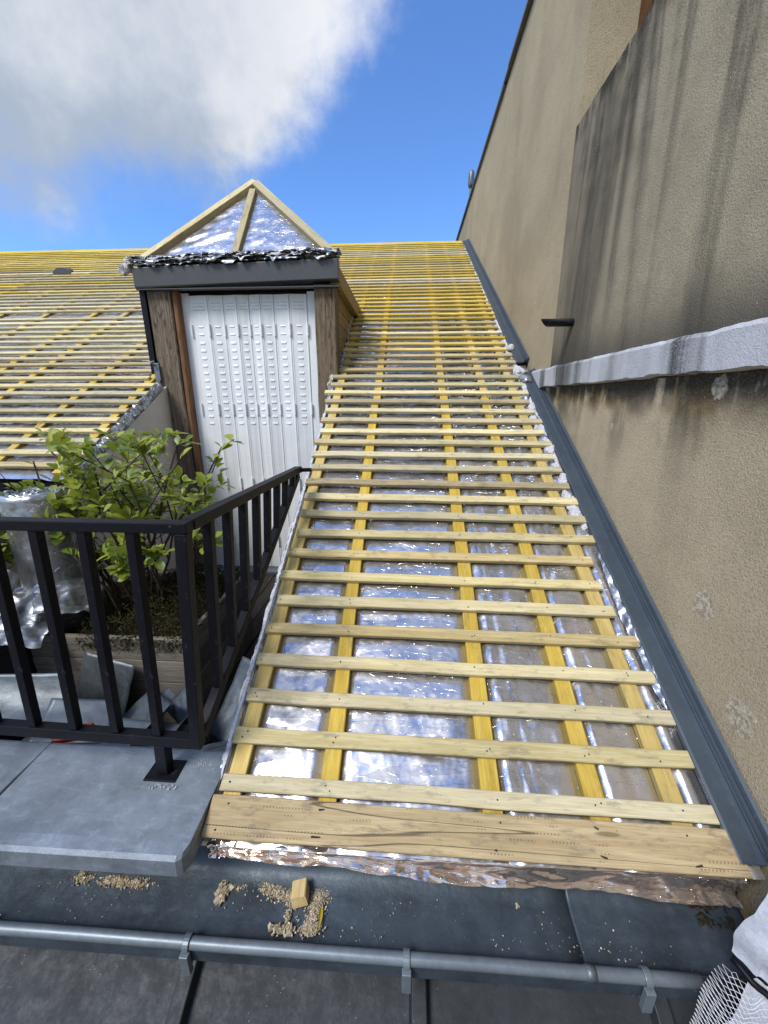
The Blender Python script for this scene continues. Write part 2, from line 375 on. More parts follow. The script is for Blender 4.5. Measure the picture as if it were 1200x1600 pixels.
M['render_up'] = render_mat('sand_render_grimy', (.52, .435, .30), .42, .7, .9, rise=(.16, .30), top=(1.54, 1.0), side=(1.7, 2.85))
M['render_low'] = render_mat('sand_render_lower', (.55, .45, .302), .10, .10, .5, top=(.10, .46), patch=.8, ochre=1.0, spots=((.948, 1.17, -.628, .045), (.948, .955, -.865, .05), (.948, 1.30, .035, .035), (.948, 1.9, -.12, .02)))
M['roughcast'] = render_mat('roughcast', (.50, .43, .29), .0, .25, 0, coarse=.8)
M['ledge'] = render_mat('lichened_concrete', (.72, .72, .745), .45, .95, 1.0, grain=.6)

# ------------------------------------------------------------------ setting below everything
structure(MB().box(-150, 150, -150, 150, -10.4, -10).obj('ground', M['earth']))
hb = MB().box(-9, .94, -1.2, 12.5, -10, -2.55).box(-9, .94, .83, 12.5, -2.549, -1.66).obj('house_walls', M['cream'])
tag(hb, 'cream house walls under the roofs and the terrace', 'house')

# ------------------------------------------------------------------ main roof plane
D, A = 1.35, rad(28.804)
ca, sa = math.cos(A), math.sin(A)
E1, EU, EN = Vector((1, 0, 0)), Vector((0, ca, sa)), Vector((0, -sa, ca))
O0 = EN*(-D)
def RP(x, s, n=0.0): return O0 + E1*x + EU*s + EN*n
def zroof(y, n=0.0): return (y*sa - D + n)/ca       # height of the plane n above the battens' top
def roof_matrix(x, s, n, ang=0.0):                  # local X along the batten, Y up the slope, Z out
    c, k = math.cos(ang), math.sin(ang)
    ex = E1*c + EU*k; ey = EU*c - E1*k; p = RP(x, s, n)
    return Matrix(((ex.x, ey.x, EN.x, p.x), (ex.y, ey.y, EN.y, p.y), (ex.z, ey.z, EN.z, p.z), (0, 0, 0, 1)))
def timber_mesh(name, L, w, t, mat, seg=6, jit=.0022, ch=.0025):
    """a sawn length of timber along X, arrises eased, slightly bent"""
    mb = MB(); rings = []
    sec = [(-w/2+ch, -t/2), (w/2-ch, -t/2), (w/2, -t/2+ch), (w/2, t/2-ch), (w/2-ch, t/2), (-w/2+ch, t/2), (-w/2, t/2-ch), (-w/2, -t/2+ch)]
    for i in range(seg+1):
        x = -L/2+L*i/seg; dy, dz, kw = U(-jit, jit), U(-jit, jit)*.5, 1+U(-.03, .03)
        rings += [(x + (U(-.002, .002) if i in (0, seg) else 0), y*kw+dy, z+dz) for y, z in sec]
    fs = [(i*8+k, i*8+(k+1) % 8, (i+1)*8+(k+1) % 8, (i+1)*8+k) for i in range(seg) for k in range(8)]
    fs += [tuple(range(7, -1, -1)), tuple(seg*8+k for k in range(8))]
    return mb.add(rings, fs)
def timber(name, L, w, t, mat, mw, parent, seg=7, jit=.0024):
    o = timber_mesh(name, L, w, t, mat, seg, jit).obj(name, mat, parent); o.matrix_local = mw
    return o

roof = thing('battened_roof', 'stripped pitched roof of yellow battens over foil underlay beside the rendered wall', 'roof', (0, 0, 0))
BT, BW, GAUGE = .020, .044, .1237
SR = 7.47                                            # ridge
RX = [-.497, -.217, .258, .545, .762]                # counter battens of the right part
LX = [-2.02, -2.47, -3.06, -3.42, -3.98, -4.5, -5.1, -5.65, -6.2, -6.8, -7.4]
dark_rows = {23, 24, 36, 38, 41, 45, 46, 48}
def row_mat(k, right):
    if k == 22 or k in dark_rows and random.random() < .5: return M['batten_old']
    if right and 23 <= k <= 60: return M['batten_new'] if random.random() < .85 else M['batten']
    if not right and k >= 38: return M['batten_new'] if random.random() < .3+.05*(k-38) else M['batten']
    if right and k in (7, 6, 4): return M['batten_old'] if k != 6 else M['batten']
    return M['batten'] if random.random() < .9 else M['batten_old']
LE = {0: -.526, 1: -.529, 2: -.525, 3: -.526, 4: -.524, 5: -.512, 6: -.528, 7: -.528, 8: -.509, 9: -.517, 10: -.522}
RE = {0: .859, 1: .864, 2: .860, 3: .855, 4: .846, 5: .806, 6: .797, 7: .803, 8: .857, 9: .866, 10: .855, 11: .843, 12: .84}
def nails(batten_o, xs, x0, L):
    mb = MB()
    for x in xs:
        for q in range(random.choice((1, 1, 2))):
            lx, ly = x-x0+U(-.012, .012), U(-.010, .010)
            mb.tube([(lx, ly, BT/2-.002), (lx, ly, BT/2+.0012)], .0024, 6)
    o = mb.obj('nail', M['dark'], batten_o); o['kind'] = 'stuff'
for k in range(59):
    s = .230+GAUGE*k + U(-.004, .004)
    # right part, beside the dormer and the wall
    if s < 4.62:
        if k in LE: xl = LE[k]
        elif k < 19: xl = -.525-.0035*(k-9)+U(-.012, .01)
        elif k < 22: xl = -.592
        else: xl = -.545+U(-.006, .006)
        xr = RE.get(k, .842+U(-.02, .02))
        xm = (xl+xr)/2; tilt = rad(-.65 if k < 22 else -.25)+rad(U(-.15, .15))
        o = timber('batten', xr-xl, BW*U(.95, 1.05), BT, row_mat(k, True), roof_matrix(xm, s-.004, -BT/2, tilt), roof)
        if k < 14: nails(o, RX, xm, xr-xl)
    else:
        cuts = [-8.2, U(-5.6, -4.4), U(-1.9, -.9), .85+U(-.02, .02)]
        for a_, b_ in zip(cuts[:-1], cuts[1:]):
            o = timber('batten', b_-a_-.004, BW*U(.93, 1.05), BT, row_mat(k, (a_+b_)/2 > -2), roof_matrix((a_+b_)/2, s, -BT/2, rad(U(-.06, .06))), roof)
    # left part, beyond the terrace
    if 1.62 < s < 4.62:
        if k == 33: continue                          # one batten is missing here
        xr = (-1.915 if s < 2.75 else -2.03)+U(-.02, .012)
        if s < 2.75: xr = -1.925+U(-.015, .015)
        xm = U(-5.2, -3.6)
        for a_, b_ in ((-8.2, xm), (xm+.004, xr)):
            timber('batten', b_-a_, BW*U(.95, 1.05), BT, row_mat(k, False), roof_matrix((a_+b_)/2, s, -BT/2, rad(U(-.12, .12))), roof)
CT = .026
def counter(x, s0, s1):
    L = s1-s0
    timber('counter_batten', L, .052*U(.95, 1.08), CT, M['rafter'], roof_matrix(x, (s0+s1)/2, -BT-CT/2-.001, math.pi/2+rad(U(-.25, .25))), roof, 8, .002)
for x in RX:
    c1, c2 = U(2.4, 2.8), U(4.9, 5.4)
    counter(x, .13, c1); counter(x, c1+.01, c2); counter(x, c2+.01, SR-.03)
for x in LX:
    c1 = U(3.7, 4.4)
    counter(x, 1.66, c1); counter(x, c1+.01, SR-.03)
for x in (-1.55, -1.1, -.75): counter(x, 4.72, SR-.03)
# eaves board with its nails
eb = timber('eaves_board', 1.405, .097, .024, M['board'], roof_matrix(.168, .144, -.006, rad(-.6)), roof, 10, .001)
mb = MB()
for x in (-.66, -.40, .09, .36, .58):
    for y in (-.03, .028): mb.tube([(x+U(-.02, .02), y+U(-.006, .006), .010), (x+U(-.01, .01), y, .0135)], .0024, 6)
mb.obj('nail', M['dark'], eb)
# foil underlay: pillows between the counter battens, creased by hand
def foil_height(x, s, rx):
    dmin = min(abs(x-r) for r in rx)
    pil = min(1.0, max(0.0, dmin-.02)/.035); pil = pil*pil*(3-2*pil)
    h = -.047 + .012*pil
    msk = max(0.0, min(1.0, .5+1.6*nz(x*2.3+9, s*1.9, 6)))
    h += pil*(.0022*ridged(x*3+s*2, s*5-x*1.5, .3) + .0025*nz(x*4, s*3.5, 4.2) + msk*(.0026*ridged(x*9+s*6, s*5-x*8, 1.7) + .0010*ridged(x*22+s*13, s*9-x*17, 3.1)))
    if .27 < x < .95:                                 # the last bays are pulled into folds running up the slope
        am = .0075 if x < .545 else .0120
        h += pil*am*(ridged(x*11+.6*nz(s*2.2, x*3), s*.9, 8)-.2) + pil*am*.35*ridged(x*27+s*1.5, s*2.4, 12)
    return min(h, -.022)
def foil_sheet(x0, x1, s0, s1, dx, ds, rx):
    nu, nv = int((x1-x0)/dx), int((s1-s0)/ds)
    def fn(u, v):
        x, s = x0+(x1-x0)*u, s0+(s1-s0)*v
        return RP(x, s, foil_height(x, s, rx))
    mb = MB(); mb.grid(fn, nu, nv)
    return mb.obj('foil_underlay', M['foil'], roof, True, fix=False)
foil_sheet(-.555, .915, .09, 2.2, .0085, .009, RX)
foil_sheet(-.555, .925, 2.2, SR, .013, .02, RX)
foil_sheet(-8.2, -1.94, 1.62, SR, .035, .04, LX)
foil_sheet(-1.94, -.555, 4.7, SR, .035, .04, [-1.55, -1.1, -.75])
# body of the roof under the foil
yr = RP(0, SR, 0).y
def body(x0, x1, y0, zb): return [(y0, zb), (y0, zroof(y0, -.085)), (yr, zroof(yr, -.085)), (yr+4, zroof(yr, -.085)-2.2), (yr+4, zb)], x0, x1
for nm, args in (('roof_deck', (-.545, .93, .80, -1.655)), ('roof_deck', (-8.2, -1.945, 2.12, -1.655)), ('roof_deck', (-1.94, -.55, 3.42, -1.655))):
    poly, x0, x1 = body(*args); MB().prism_x(poly, x0, x1).obj(nm, M['dark'], roof)
timber('ridge_board', 9.0, .11, .02, M['batten_new'], roof_matrix(-3.66, SR+.03, -.012), roof, 10)
# hanging foil at the eaves
def flap(u, v):
    x = -.532+1.41*u
    zt = -1.166+.004*math.sin(u*9); hgt = .044+.050*u+.006*nz(u*9, 2)
    sm_ = lambda q: (lambda w_: w_*w_*(3-2*w_))(max(0.0, min(1.0, q)))
    y = .764 - .022*sm_(v/.28) + .008*sm_((v-.3)/.4) - .016*sm_((v-.72)/.28)
    k = .008*ridged(u*4+v*1.6, v*1.6, 2) + .005*ridged(u*11-v*3, v*2.5, 5) + .0015*nz(u*40, v*9, 1)
    env = .3+.7*math.sin(min(1, v*1.3)*math.pi*.55)
    endk = math.exp(-u*22)+math.exp(-(1-u)*18)
    y += k*env + .012*endk*nz(u*120, v*7, 8)
    z = zt-hgt*(.12*sm_(v/.28)+.76*sm_((v-.2)/.55)+.12*sm_((v-.72)/.28)) + .004*nz(u*30, v*6, 3) + .010*endk*nz(u*90, v*5, 6)
    return (x, y, z)
mb = MB(); mb.grid(flap, 230, 26)
fo = mb.obj('foil_flap', M['foil_flap'], roof, True, fix=False)
# crumpled strips: where the multilayer foil is cut it shows grey wadding and folded film
def crumple(name, path, wid, hgt, mat, parent, seed, seg=90, n=9, rag=1.0):
    """ragged roll of film along a path of points, wid across (X) and hgt high"""
    pts = [Vector(p) for p in path]; mb = MB(); rings = []
    lens = [0]
    for a_, b_ in zip(pts[:-1], pts[1:]): lens.append(lens[-1]+(b_-a_).length)
    for i in range(seg+1):
        tt = lens[-1]*i/seg; j = max(0, min(len(pts)-2, next((q for q in range(len(lens)-1) if tt <= lens[q+1]+1e-9), len(pts)-2)))
        f = (tt-lens[j])/max(1e-9, lens[j+1]-lens[j]); p = pts[j].lerp(pts[j+1], f)
        tg = (pts[j+1]-pts[j]).normalized(); side = tg.cross(Vector((0, 0, 1))).normalized(); up = side.cross(tg)
        ring = []
        for k in range(n):
            an = k*2*math.pi/n
            q = tt*36+seed*17
            r = 1+rag*(.55*nz(q, math.cos(an)*1.3, math.sin(an)*1.3+seed)+.35*nz(q*2.7, math.cos(an)*2.5, math.sin(an)*2.5))
            r = max(.25, r)
            ring.append(p + side*math.cos(an)*wid*r + up*math.sin(an)*hgt*r)
        rings += ring
    fs = [(i*n+k, i*n+(k+1) % n, (i+1)*n+(k+1) % n, (i+1)*n+k) for i in range(seg) for k in range(n)]
    fs += [tuple(range(n-1, -1, -1)), tuple(seg*n+k for k in range(n))]
    mb.add(rings, fs)
    return mb.obj(name, mat, parent, False)
def side_edge(name, mat, seed, x_in, out, dep, top):
    mb = MB()
    def fn(u, v):
        s = .12+2.56*v; dr = -.012*max(0.0, v-.55)*2
        rg = .75+.45*nz(s*13, seed)+.30*nz(s*41, seed+4)
        x = x_in+dr-out*math.sin(min(1.0, u*1.2)*1.7)*(.8+.5*nz(s*9, u*2, seed))+.004*nz(s*50, u*6, seed)
        return RP(x, s, top-dep*max(.3, rg)*u+.005*nz(s*27, u*5, seed+9))
    mb.grid(fn, 7, 300); o = mb.obj(name, mat, roof, True, fix=False)
    m_ = o.modifiers.new('thickness', 'SOLIDIFY'); m_.thickness = .0025
side_edge('insulation_edge', M['wool'], 3, -.537, .030, .060, -.022)
side_edge('foil_edge', M['foil_grey'], 11, -.531, .016, .075, -.034)
side_edge('insulation_edge', M['wool'], 23, -.528, .026, .030, -.050)
crumple('insulation_edge', [RP(-.575, 2.68, -.03), RP(-.565, 3.4, -.02), RP(-.56, 4.6, -.01)], .014, .035, M['wool'], roof, 4, 120, 9)
crumple('foil_edge', [RP(-1.925, 1.66, -.05), RP(-1.93, 2.78, -.05)], .022, .035, M['foil_grey'], roof, 5, 130, 9)
# fringe along the wall: a limp strip low down, tufts of wadding higher up
def strip(u, v):
    s = .42+.86*v; wv = .018+.030*math.sin(v*math.pi)**.7
    x = .868+.012*v+.010*nz(v*9, 1) - wv*(1-u) + .004
    return RP(x, s, -.02+.018*math.sin(u*3.0)+.009*ridged(u*2+v*3, v*18, 2)+.004*nz(v*60, u*7))
MB().grid(strip, 10, 120).obj('foil_edge', M['foil_grey'], roof, True, fix=False)
def tuft(c, r, seed, mat, sq=.6):
    bm = bmesh.new(); bmesh.ops.create_icosphere(bm, subdivisions=3, radius=1)
    for v in bm.verts:
        d_ = v.co.copy(); k = 1+.35*noise.noise(d_*1.6+Vector((seed, 0, 0)))+.22*noise.noise(d_*4+Vector((0, seed, 0)))+.12*noise.noise(d_*9+Vector((seed, seed, 0)))
        v.co = Vector((d_.x*r*k, d_.y*r*1.5*k, d_.z*r*sq*k))
    me = bpy.data.meshes.new('insulation_tuft'); bm.to_mesh(me); bm.free(); me.materials.append(mat)
    me.polygons.foreach_set('use_smooth', [True]*len(me.polygons))
    o = bpy.data.objects.new('insulation_tuft', me); COL.objects.link(o); o.parent = roof
    o.matrix_local = roof_matrix(*c, U(-.6, .6)); return o
sd = 0
for k in range(9, 36):
    for q in range(2 if k < 22 else 1):
        sd += 1; s = .230+GAUGE*k+.062+U(-.02, .02)
        tuft((.838+U(-.016, .012), s, -.022+U(-.006, .008)), U(.020, .030) if k < 22 else U(.012, .018), sd*3.1, M['wool'] if sd % 4 else M['foil_grey'], .7)
tuft((.835, 2.86, .01), .040, 77, M['wool'], .8); tuft((.862, 2.74, .01), .036, 79, M['foil_grey'], .8); tuft((.850, 3.30, .01), .030, 81, M['wool'], .8)
crumple('insulation_edge', [RP(.848, 1.28, -.035), RP(.850, 2.9, -.035), RP(.852, 4.6, -.035), RP(.856, 7.3, -.035)], .020, .022, M['wool'], roof, 9, 260, 8)

# ------------------------------------------------------------------ flashings against the wall
def flashing(name, s0, s1, label, x_off=0.0, cap=True):
    f = thing(name, label, 'flashing', RP(.94, s0, 0))
    inv = Matrix.Translation(-RP(.94, s0, 0))
    def sweep(prof, nm, a0, a1, mat=M['flash']):
        mb = MB(); n = len(prof); seg = 14
        vs = []
        for i in range(seg+1):
            s = a0+(a1-a0)*i/seg; j = .0015*nz(s*3, 1)
            vs += [inv @ RP(x+x_off+j, s, h+j) for x, h in prof]
        fs = [(i*n+k, i*n+(k+1) % n, (i+1)*n+(k+1) % n, (i+1)*n+k) for i in range(seg) for k in range(n)]
        fs += [tuple(range(n-1, -1, -1)), tuple(seg*n+k for k in range(n))]
        return mb.add(vs, fs).obj(nm, mat, f)
    sweep([(.850, -.010), (.850, .004), (.856, .008), (.898, .010), (.905, .019), (.911, .019), (.911, .006), (.905, .000), (.862, -.004)], 'apron', s0, s1)
    sweep([(.913, .004), (.913, .014), (.919, .026), (.925, .026), (.929, .018), (.934, .034), (.942, .040), (.942, .004)], 'upstand', s0+.01, s1)
    sweep([(.9065, .0195), (.9065, .024), (.9105, .0245), (.9105, .0195)], 'cover_strip', s0+.02, s1)
    return f
flashing('wall_flashing', .115, 2.86, 'long slate-grey metal flashing climbing below the concrete ledge')
flashing('wall_flashing', 3.03, 7.5, 'slate-grey metal flashing along the roof above the concrete ledge')

# ------------------------------------------------------------------ neighbouring building
nb = thing('neighbouring_building', 'tall sand-rendered building wall with grimy balcony parapet beside the roof', 'building', (1.2, 3, -10))
NBI = Vector((-1.2, -3, 10))
def part(mb, name, mat, parent, inv, **kw):
    mb.v = [tuple(Vector(v)+inv) for v in mb.v]; return mb.obj(name, mat, parent, **kw)
WX = .945
part(MB().box(WX, 1.21, 2.80, 10.2, -10, 3.0), 'wall', M['render_far'], nb, NBI)
part(MB().box(WX+.003, 1.20, -2.6, 2.797, -10, .078), 'lower_wall', M['render_low'], nb, NBI)
part(MB().box(1.21, 4.5, -2.6, 10.2, -10, 3.0), 'rear_block', M['render_far'], nb, NBI)
part(MB().box(WX+.001, 1.10, 2.7965, 2.7995, 1.44, 1.445), 'joint', M['roughcast'], nb, NBI)
part(MB().box(WX+.001, 1.209, 2.785, 2.799, 1.2, 2.998), 'roughcast_reveal', M['roughcast'], nb, NBI)
# parapet: slightly uneven top edge
mb = MB()
def par(u, v):
    y = -2.6+5.396*u
    return (WX-.004+.0025*nz(y*3, v*3), y, .205+(1.285+.012*nz(y*5, 1)+.006*nz(y*22, 2))*v)
nu = 150
front = [[par(i/nu, j/8) for i in range(nu+1)] for j in range(9)]
vs = [p for r in front for p in r]; fs = [(j*(nu+1)+i, j*(nu+1)+i+1, (j+1)*(nu+1)+i+1, (j+1)*(nu+1)+i) for j in range(8) for i in range(nu)]
o_ = len(vs); top = front[-1]
vs += [(1.07, p[1], p[2]-.008) for p in top]; vs += [(1.07, p[1], .205) for p in top]
fs += [(8*(nu+1)+i, 8*(nu+1)+i+1, o_+i+1, o_+i) for i in range(nu)] + [(o_+i, o_+i+1, o_+nu+1+i+1, o_+nu+1+i) for i in range(nu)]
mb.add(vs, fs); part(mb, 'parapet', M['render_up'], nb, NBI)
# ledge: rough concrete slab edge
def ledge_ring(y):
    a = .006*nz(y*7, 1)+.003*nz(y*31, 2); b_ = .010*nz(y*6, 5)+.006*nz(y*25, 6); c_ = .004*nz(y*8, 9)
    return [(1.15, y, .079), (.935, y, .079+max(-.001, b_)), (.914+c_, y, .086+b_), (.912+c_, y, .19+a), (.922+c_, y, .2035+a), (1.15, y, .2045)]
mb = MB(); n = 6; seg = 260
for i in range(seg+1): mb.v += ledge_ring(-2.6+5.70*i/seg)
mb.f = [(i*n+k, i*n+(k+1) % n, (i+1)*n+(k+1) % n, (i+1)*n+k) for i in range(seg) for k in range(n)] + [tuple(range(n)), tuple(seg*n+k for k in range(n-1, -1, -1))]
part(mb, 'ledge', M['ledge'], nb, NBI)
# overflow pipe with a slanted cut end and the run of lime under it
mb = MB()
def ring_pipe(y, zc, cut):
    return
rings = []; n = 14; R0 = .021
for (x0, rr) in ((.99, R0), (.80, R0), (.80, R0-.004), (.99, R0-.004)):
    for k in range(n):
        an = k*2*math.pi/n; dz = math.sin(an)*rr
        rings.append((x0 + (-(dz)*.9-.02 if x0 < .9 else 0), 2.50+math.cos(an)*rr, .425+dz))
fs = []
for q in range(3): fs += [(q*n+k, q*n+(k+1) % n, (q+1)*n+(k+1) % n, (q+1)*n+k) for k in range(n)]
mb.add(rings, fs); part(mb, 'overflow_pipe', M['black'], nb, NBI, smooth=True)
# window deep in the loggia
win = part(MB().box(1.21-.012, 1.2095, 2.66, 2.78, 1.2, 2.99).box(1.198, 1.2095, 1.62, 1.70, 1.2, 2.99).box(1.198, 1.2095, 1.70, 2.66, 2.90, 2.99), 'window', M['brick_brown'], nb, NBI)
part(MB().box(1.203, 1.206, 1.70, 2.66, 1.2, 2.90), 'pane', M['glass'], win, NBI)
part(MB().box(1.190, 1.2085, 2.50, 2.55, 1.2, 2.90), 'frame', M['brick_brown'], win, NBI)
# dark roof edge in overlapping lengths
for y0, y1, z0 in ((4.95, 6.5, 3.002), (6.47, 7.6, 3.0), (7.58, 9.2, 2.996), (4.6, 5.06, 3.018), (2.2, 4.75, 3.014), (-2.6, 2.25, 3.02)):
    part(MB().box(.912+U(-.008, .004), 1.4, y0, y1, z0, z0+.03), 'roof_edge', M['fascia'], nb, NBI, bevel=.004)
part(MB().box(1.0, 4.5, -2.6, 10.2, 3.055, 3.08), 'roof_slab', M['fascia'], nb, NBI)
vc = thing('roof_cowl', 'small pale cowl standing on the dark edge of the tall building', 'vent', (.935, 7.2, 3.03))
MB().tube([(0, 0, 0), (0, 0, .10)], .02, 8).obj('stem', M['galv'], vc)
MB().tube([(-.0, 0, .10), (-.0, 0, .14), (0, 0, .30), (0, 0, .33)], [.03, .05, .045, .02], 10).obj('cap', M['galv'], vc, True)

# ------------------------------------------------------------------ dormer
DY = 3.15
dm = thing('dormer', 'dormer with white folding shutters, old oak posts and foil-clad pointed roof', 'dormer', (-1.22, 3.2, -1.48))
DI = Vector((1.22, -3.2, 1.48))
def upright(name, x0, x1, y0, y1, z0, z1, mat, parent, seg=14, jit=.004):
    """timber standing up: local X is its length"""
    L, w, t_ = z1-z0, x1-x0, y1-y0
    o = timber_mesh(name, L, w, t_, mat, seg, jit, .008).obj(name, mat, parent)
    # local X -> up, local Y -> world X, local Z -> world Y
    mw = Matrix(((0, 1, 0, (x0+x1)/2), (0, 0, 1, (y0+y1)/2), (1, 0, 0, (z0+z1)/2), (0, 0, 0, 1)))
    mw.translation = mw.translation + DI; o.matrix_local = mw; return o
lp = upright('post', -1.957, -1.775, DY, DY+.16, -1.48, .795, M['beam'], dm)
upright('post_lining', -1.774, -1.735, DY+.012, DY+.13, -1.48, .79, M['beam_red'], dm, 10, .003)
upright('post', -.695, -.535, DY, DY+.16, -1.48, .81, M['beam'], dm)
part(MB().box(-2.004, -1.962, DY-.012, DY+.3, .20, .80), 'side_flashing', M['black'], dm, DI)
# fascia, a boxed metal front tilted by a degree
mb = MB()
for x in (-2.005, -.498):
    zt = .022*(x+2.0)
    mb.v += [(x, DY-.055, .800+zt), (x, DY-.055, .925+zt), (x, DY+.02, .935+zt), (x, DY+.02, .792+zt), (x, DY-.045, .792+zt)]
mb.f = [(0, 1, 6, 5), (1, 2, 7, 6), (2, 3, 8, 7), (3, 4, 9, 8), (4, 0, 5, 9), (4, 3, 2, 1, 0), (5, 6, 7, 8, 9)]
part(mb, 'fascia', M['fascia'], dm, DI, bevel=.003)
part(MB().box(-2.003, -.50, DY-.047, DY-.001, .783, .790), 'drip_edge', M['fascia'], dm, DI)
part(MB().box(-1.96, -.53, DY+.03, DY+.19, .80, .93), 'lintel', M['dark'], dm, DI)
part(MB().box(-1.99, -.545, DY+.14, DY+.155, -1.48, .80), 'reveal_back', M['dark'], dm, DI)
part(MB().box(-1.74, -.69, DY-.05, DY+.11, -1.478, -1.455), 'sill', M['galv'], dm, DI)
# shutters: eight folding leaves of pressed steel
part(MB().box(-1.735, -1.675, DY+.075, DY+.10, -1.452, .785), 'shutter_frame', M['white'], dm, DI, bevel=.003)
part(MB().box(-.762, -.696, DY+.075, DY+.10, -1.452, .785), 'shutter_frame', M['white'], dm, DI, bevel=.003)
LB = [-1.675, -1.525, -1.408, -1.30, -1.208, -1.118, -1.017, -.895, -.762]
Z0, Z1 = -1.452, .765
hinge_me = None
for i in range(8):
    x0, x1 = LB[i]+.002, LB[i+1]-.002
    ya, yb = (DY+.070, DY+.058) if i % 2 == 0 else (DY+.058, DY+.070)
    w = x1-x0; ny = (yb-ya)/w
    def sp(x, y, z): return (x0+x, ya+ny*x+y, z)
    mb = MB()
    # pressed profile across the leaf: rolled edges and a shallow rib
    prof = [(0, .014), (0, 0), (.005, -.0015), (.010, 0), (.014, .0015), (w*.5-.012, .0015), (w*.5-.006, .0008), (w*.5+.006, .0008), (w*.5+.012, .0015), (w-.014, .0015), (w-.010, 0), (w-.005, -.0015), (w, 0), (w, .014)]
    zs = [Z0, Z0+.05, -.30, Z1-.01, Z1]
    n = len(prof)
    for z in zs: mb.v += [sp(x, y, z) for x, y in prof]
    mb.f = [(j*n+k, j*n+k+1, (j+1)*n+k+1, (j+1)*n+k) for j in range(len(zs)-1) for k in range(n-1)] + [tuple((len(zs)-1)*n+k for k in range(n)), tuple(range(n-1, -1, -1))]
    leaf = part(mb, 'shutter_leaf', M['white'], dm, DI)
    mb = MB()
    hx = w/2
    for q in range(3):                               # louvre slots at the head
        z = .715-.022*q; bw = w*.30
        mb.add([sp(hx-bw, .003, z), sp(hx+bw, .003, z), sp(hx+bw, -.006, z-.004), sp(hx-bw, -.006, z-.004), sp(hx-bw, .003, z-.012), sp(hx+bw, .003, z-.012)], [(0, 1, 2, 3), (3, 2, 5, 4), (0, 3, 4), (1, 5, 2)])
    rows = 14
    for q in range(rows):                            # pressed hoods of the ventilation slots
        z = .555-.0555*q; bw = min(.021, w*.2); hh = .014 if q < 2 else .026
        top = [sp(hx+bw*c, .0015, z) for c in (-1, -.5, 0, .5, 1)]
        mid = [sp(hx+bw*.85*c, -.0035, z-hh*.72) for c in (-1, -.5, 0, .5, 1)]
        bot = [sp(hx+bw*c, .0015, z-hh-.006*(1-abs(c))) for c in (-1, -.5, 0, .5, 1)]
        mb.add(top+mid+bot, [(k, k+1, k+6, k+5) for k in range(4)]+[(k+5, k+6, k+11, k+10) for k in range(4)]+[(0, 5, 10), (4, 14, 9)])
    o = part(mb, 'pressed_vents', M['white'], leaf, DI); o['kind'] = 'stuff'
    for z in (.52, -.07, -.68, -1.2):
        hb_ = MB(); cx, cy, _ = sp(w if i != 7 else w, -.008, 0)
        hb_.tube([(cx, cy, z-.045), (cx, cy, z+.045)], .0075, 8)
        hb_.box(cx-.012, cx-.002, cy, cy+.008, z-.04, z+.04)
        part(hb_, 'hinge', M['white'], leaf, DI)
    if i == 0:
        for z in (.52, -.07, -.68):
            cx, cy, _ = sp(0, -.008, 0)
            part(MB().tube([(cx, cy, z-.045), (cx, cy, z+.045)], .0075, 8), 'hinge', M['white'], leaf, DI)
# side cheek boards
for q in range(7):
    z = .80-.105*q; zc = z-.05
    ye = min((zc+.06+D/ca)/(sa/ca), 4.8)
    L = ye-(DY+.16)
    if L < .06: continue
    o = timber_mesh('cheek_board', L, .10, .02, M['cheek'], 5).obj('cheek_board', M['cheek'], dm)
    mw = Matrix(((0, 0, 1, -.562), (1, 0, 0, DY+.161+L/2), (0, 1, 0, zc), (0, 0, 0, 1))); mw.translation = mw.translation+DI; o.matrix_local = mw
part(MB().box(-.60, -.574, DY+.161, 4.7, -.9, .80), 'cheek_backing', M['dark'], dm, DI)
part(MB().box(-1.99, -1.965, DY+.301, 4.7, -.9, .80), 'cheek_backing', M['cheek'], dm, DI)
bt_ = part(MB().box(-.57, -.50, DY+.02, 4.75, .806, .925), 'side_fascia', M['cheek'], dm, DI)
# pointed roof
AP = Vector((-1.222, 3.62, 1.630)); EL, ER = Vector((-1.93, DY-.01, .955)), Vector((-.545, DY-.01, .965))
BL, BR, AB = Vector((-1.93, 4.62, .955)), Vector((-.545, 4.62, .965)), Vector((-1.222, 5.6, 1.63))
def hip(a_, b_, name='hip_rafter', w=.052, t_=.05, lift=.0):
    d_ = b_-a_; L = d_.length; ex = d_.normalized(); nrm = Vector((0, -.8, .6)); ey = nrm.cross(ex).normalized(); ez = ex.cross(ey)
    o = timber_mesh(name, L, w, t_, M['batten'], 6, .001).obj(name, M['batten'], dm); p = (a_+b_)/2+ez*lift+DI
    o.matrix_local = Matrix(((ex.x, ey.x, ez.x, p.x), (ex.y, ey.y, ez.y, p.y), (ex.z, ey.z, ez.z, p.z), (0, 0, 0, 1)))
hip(EL+Vector((.0, 0, .03)), AP+Vector((0.0, 0, .02))); hip(ER+Vector((0, 0, .03)), AP+Vector((0.012, -.02, .0)), w=.058)
EM = Vector((-1.246, DY-.01, .985)); hip(EM, AP+Vector((0, -.05, -.065)), 'jack_rafter', .05, .036, .012)
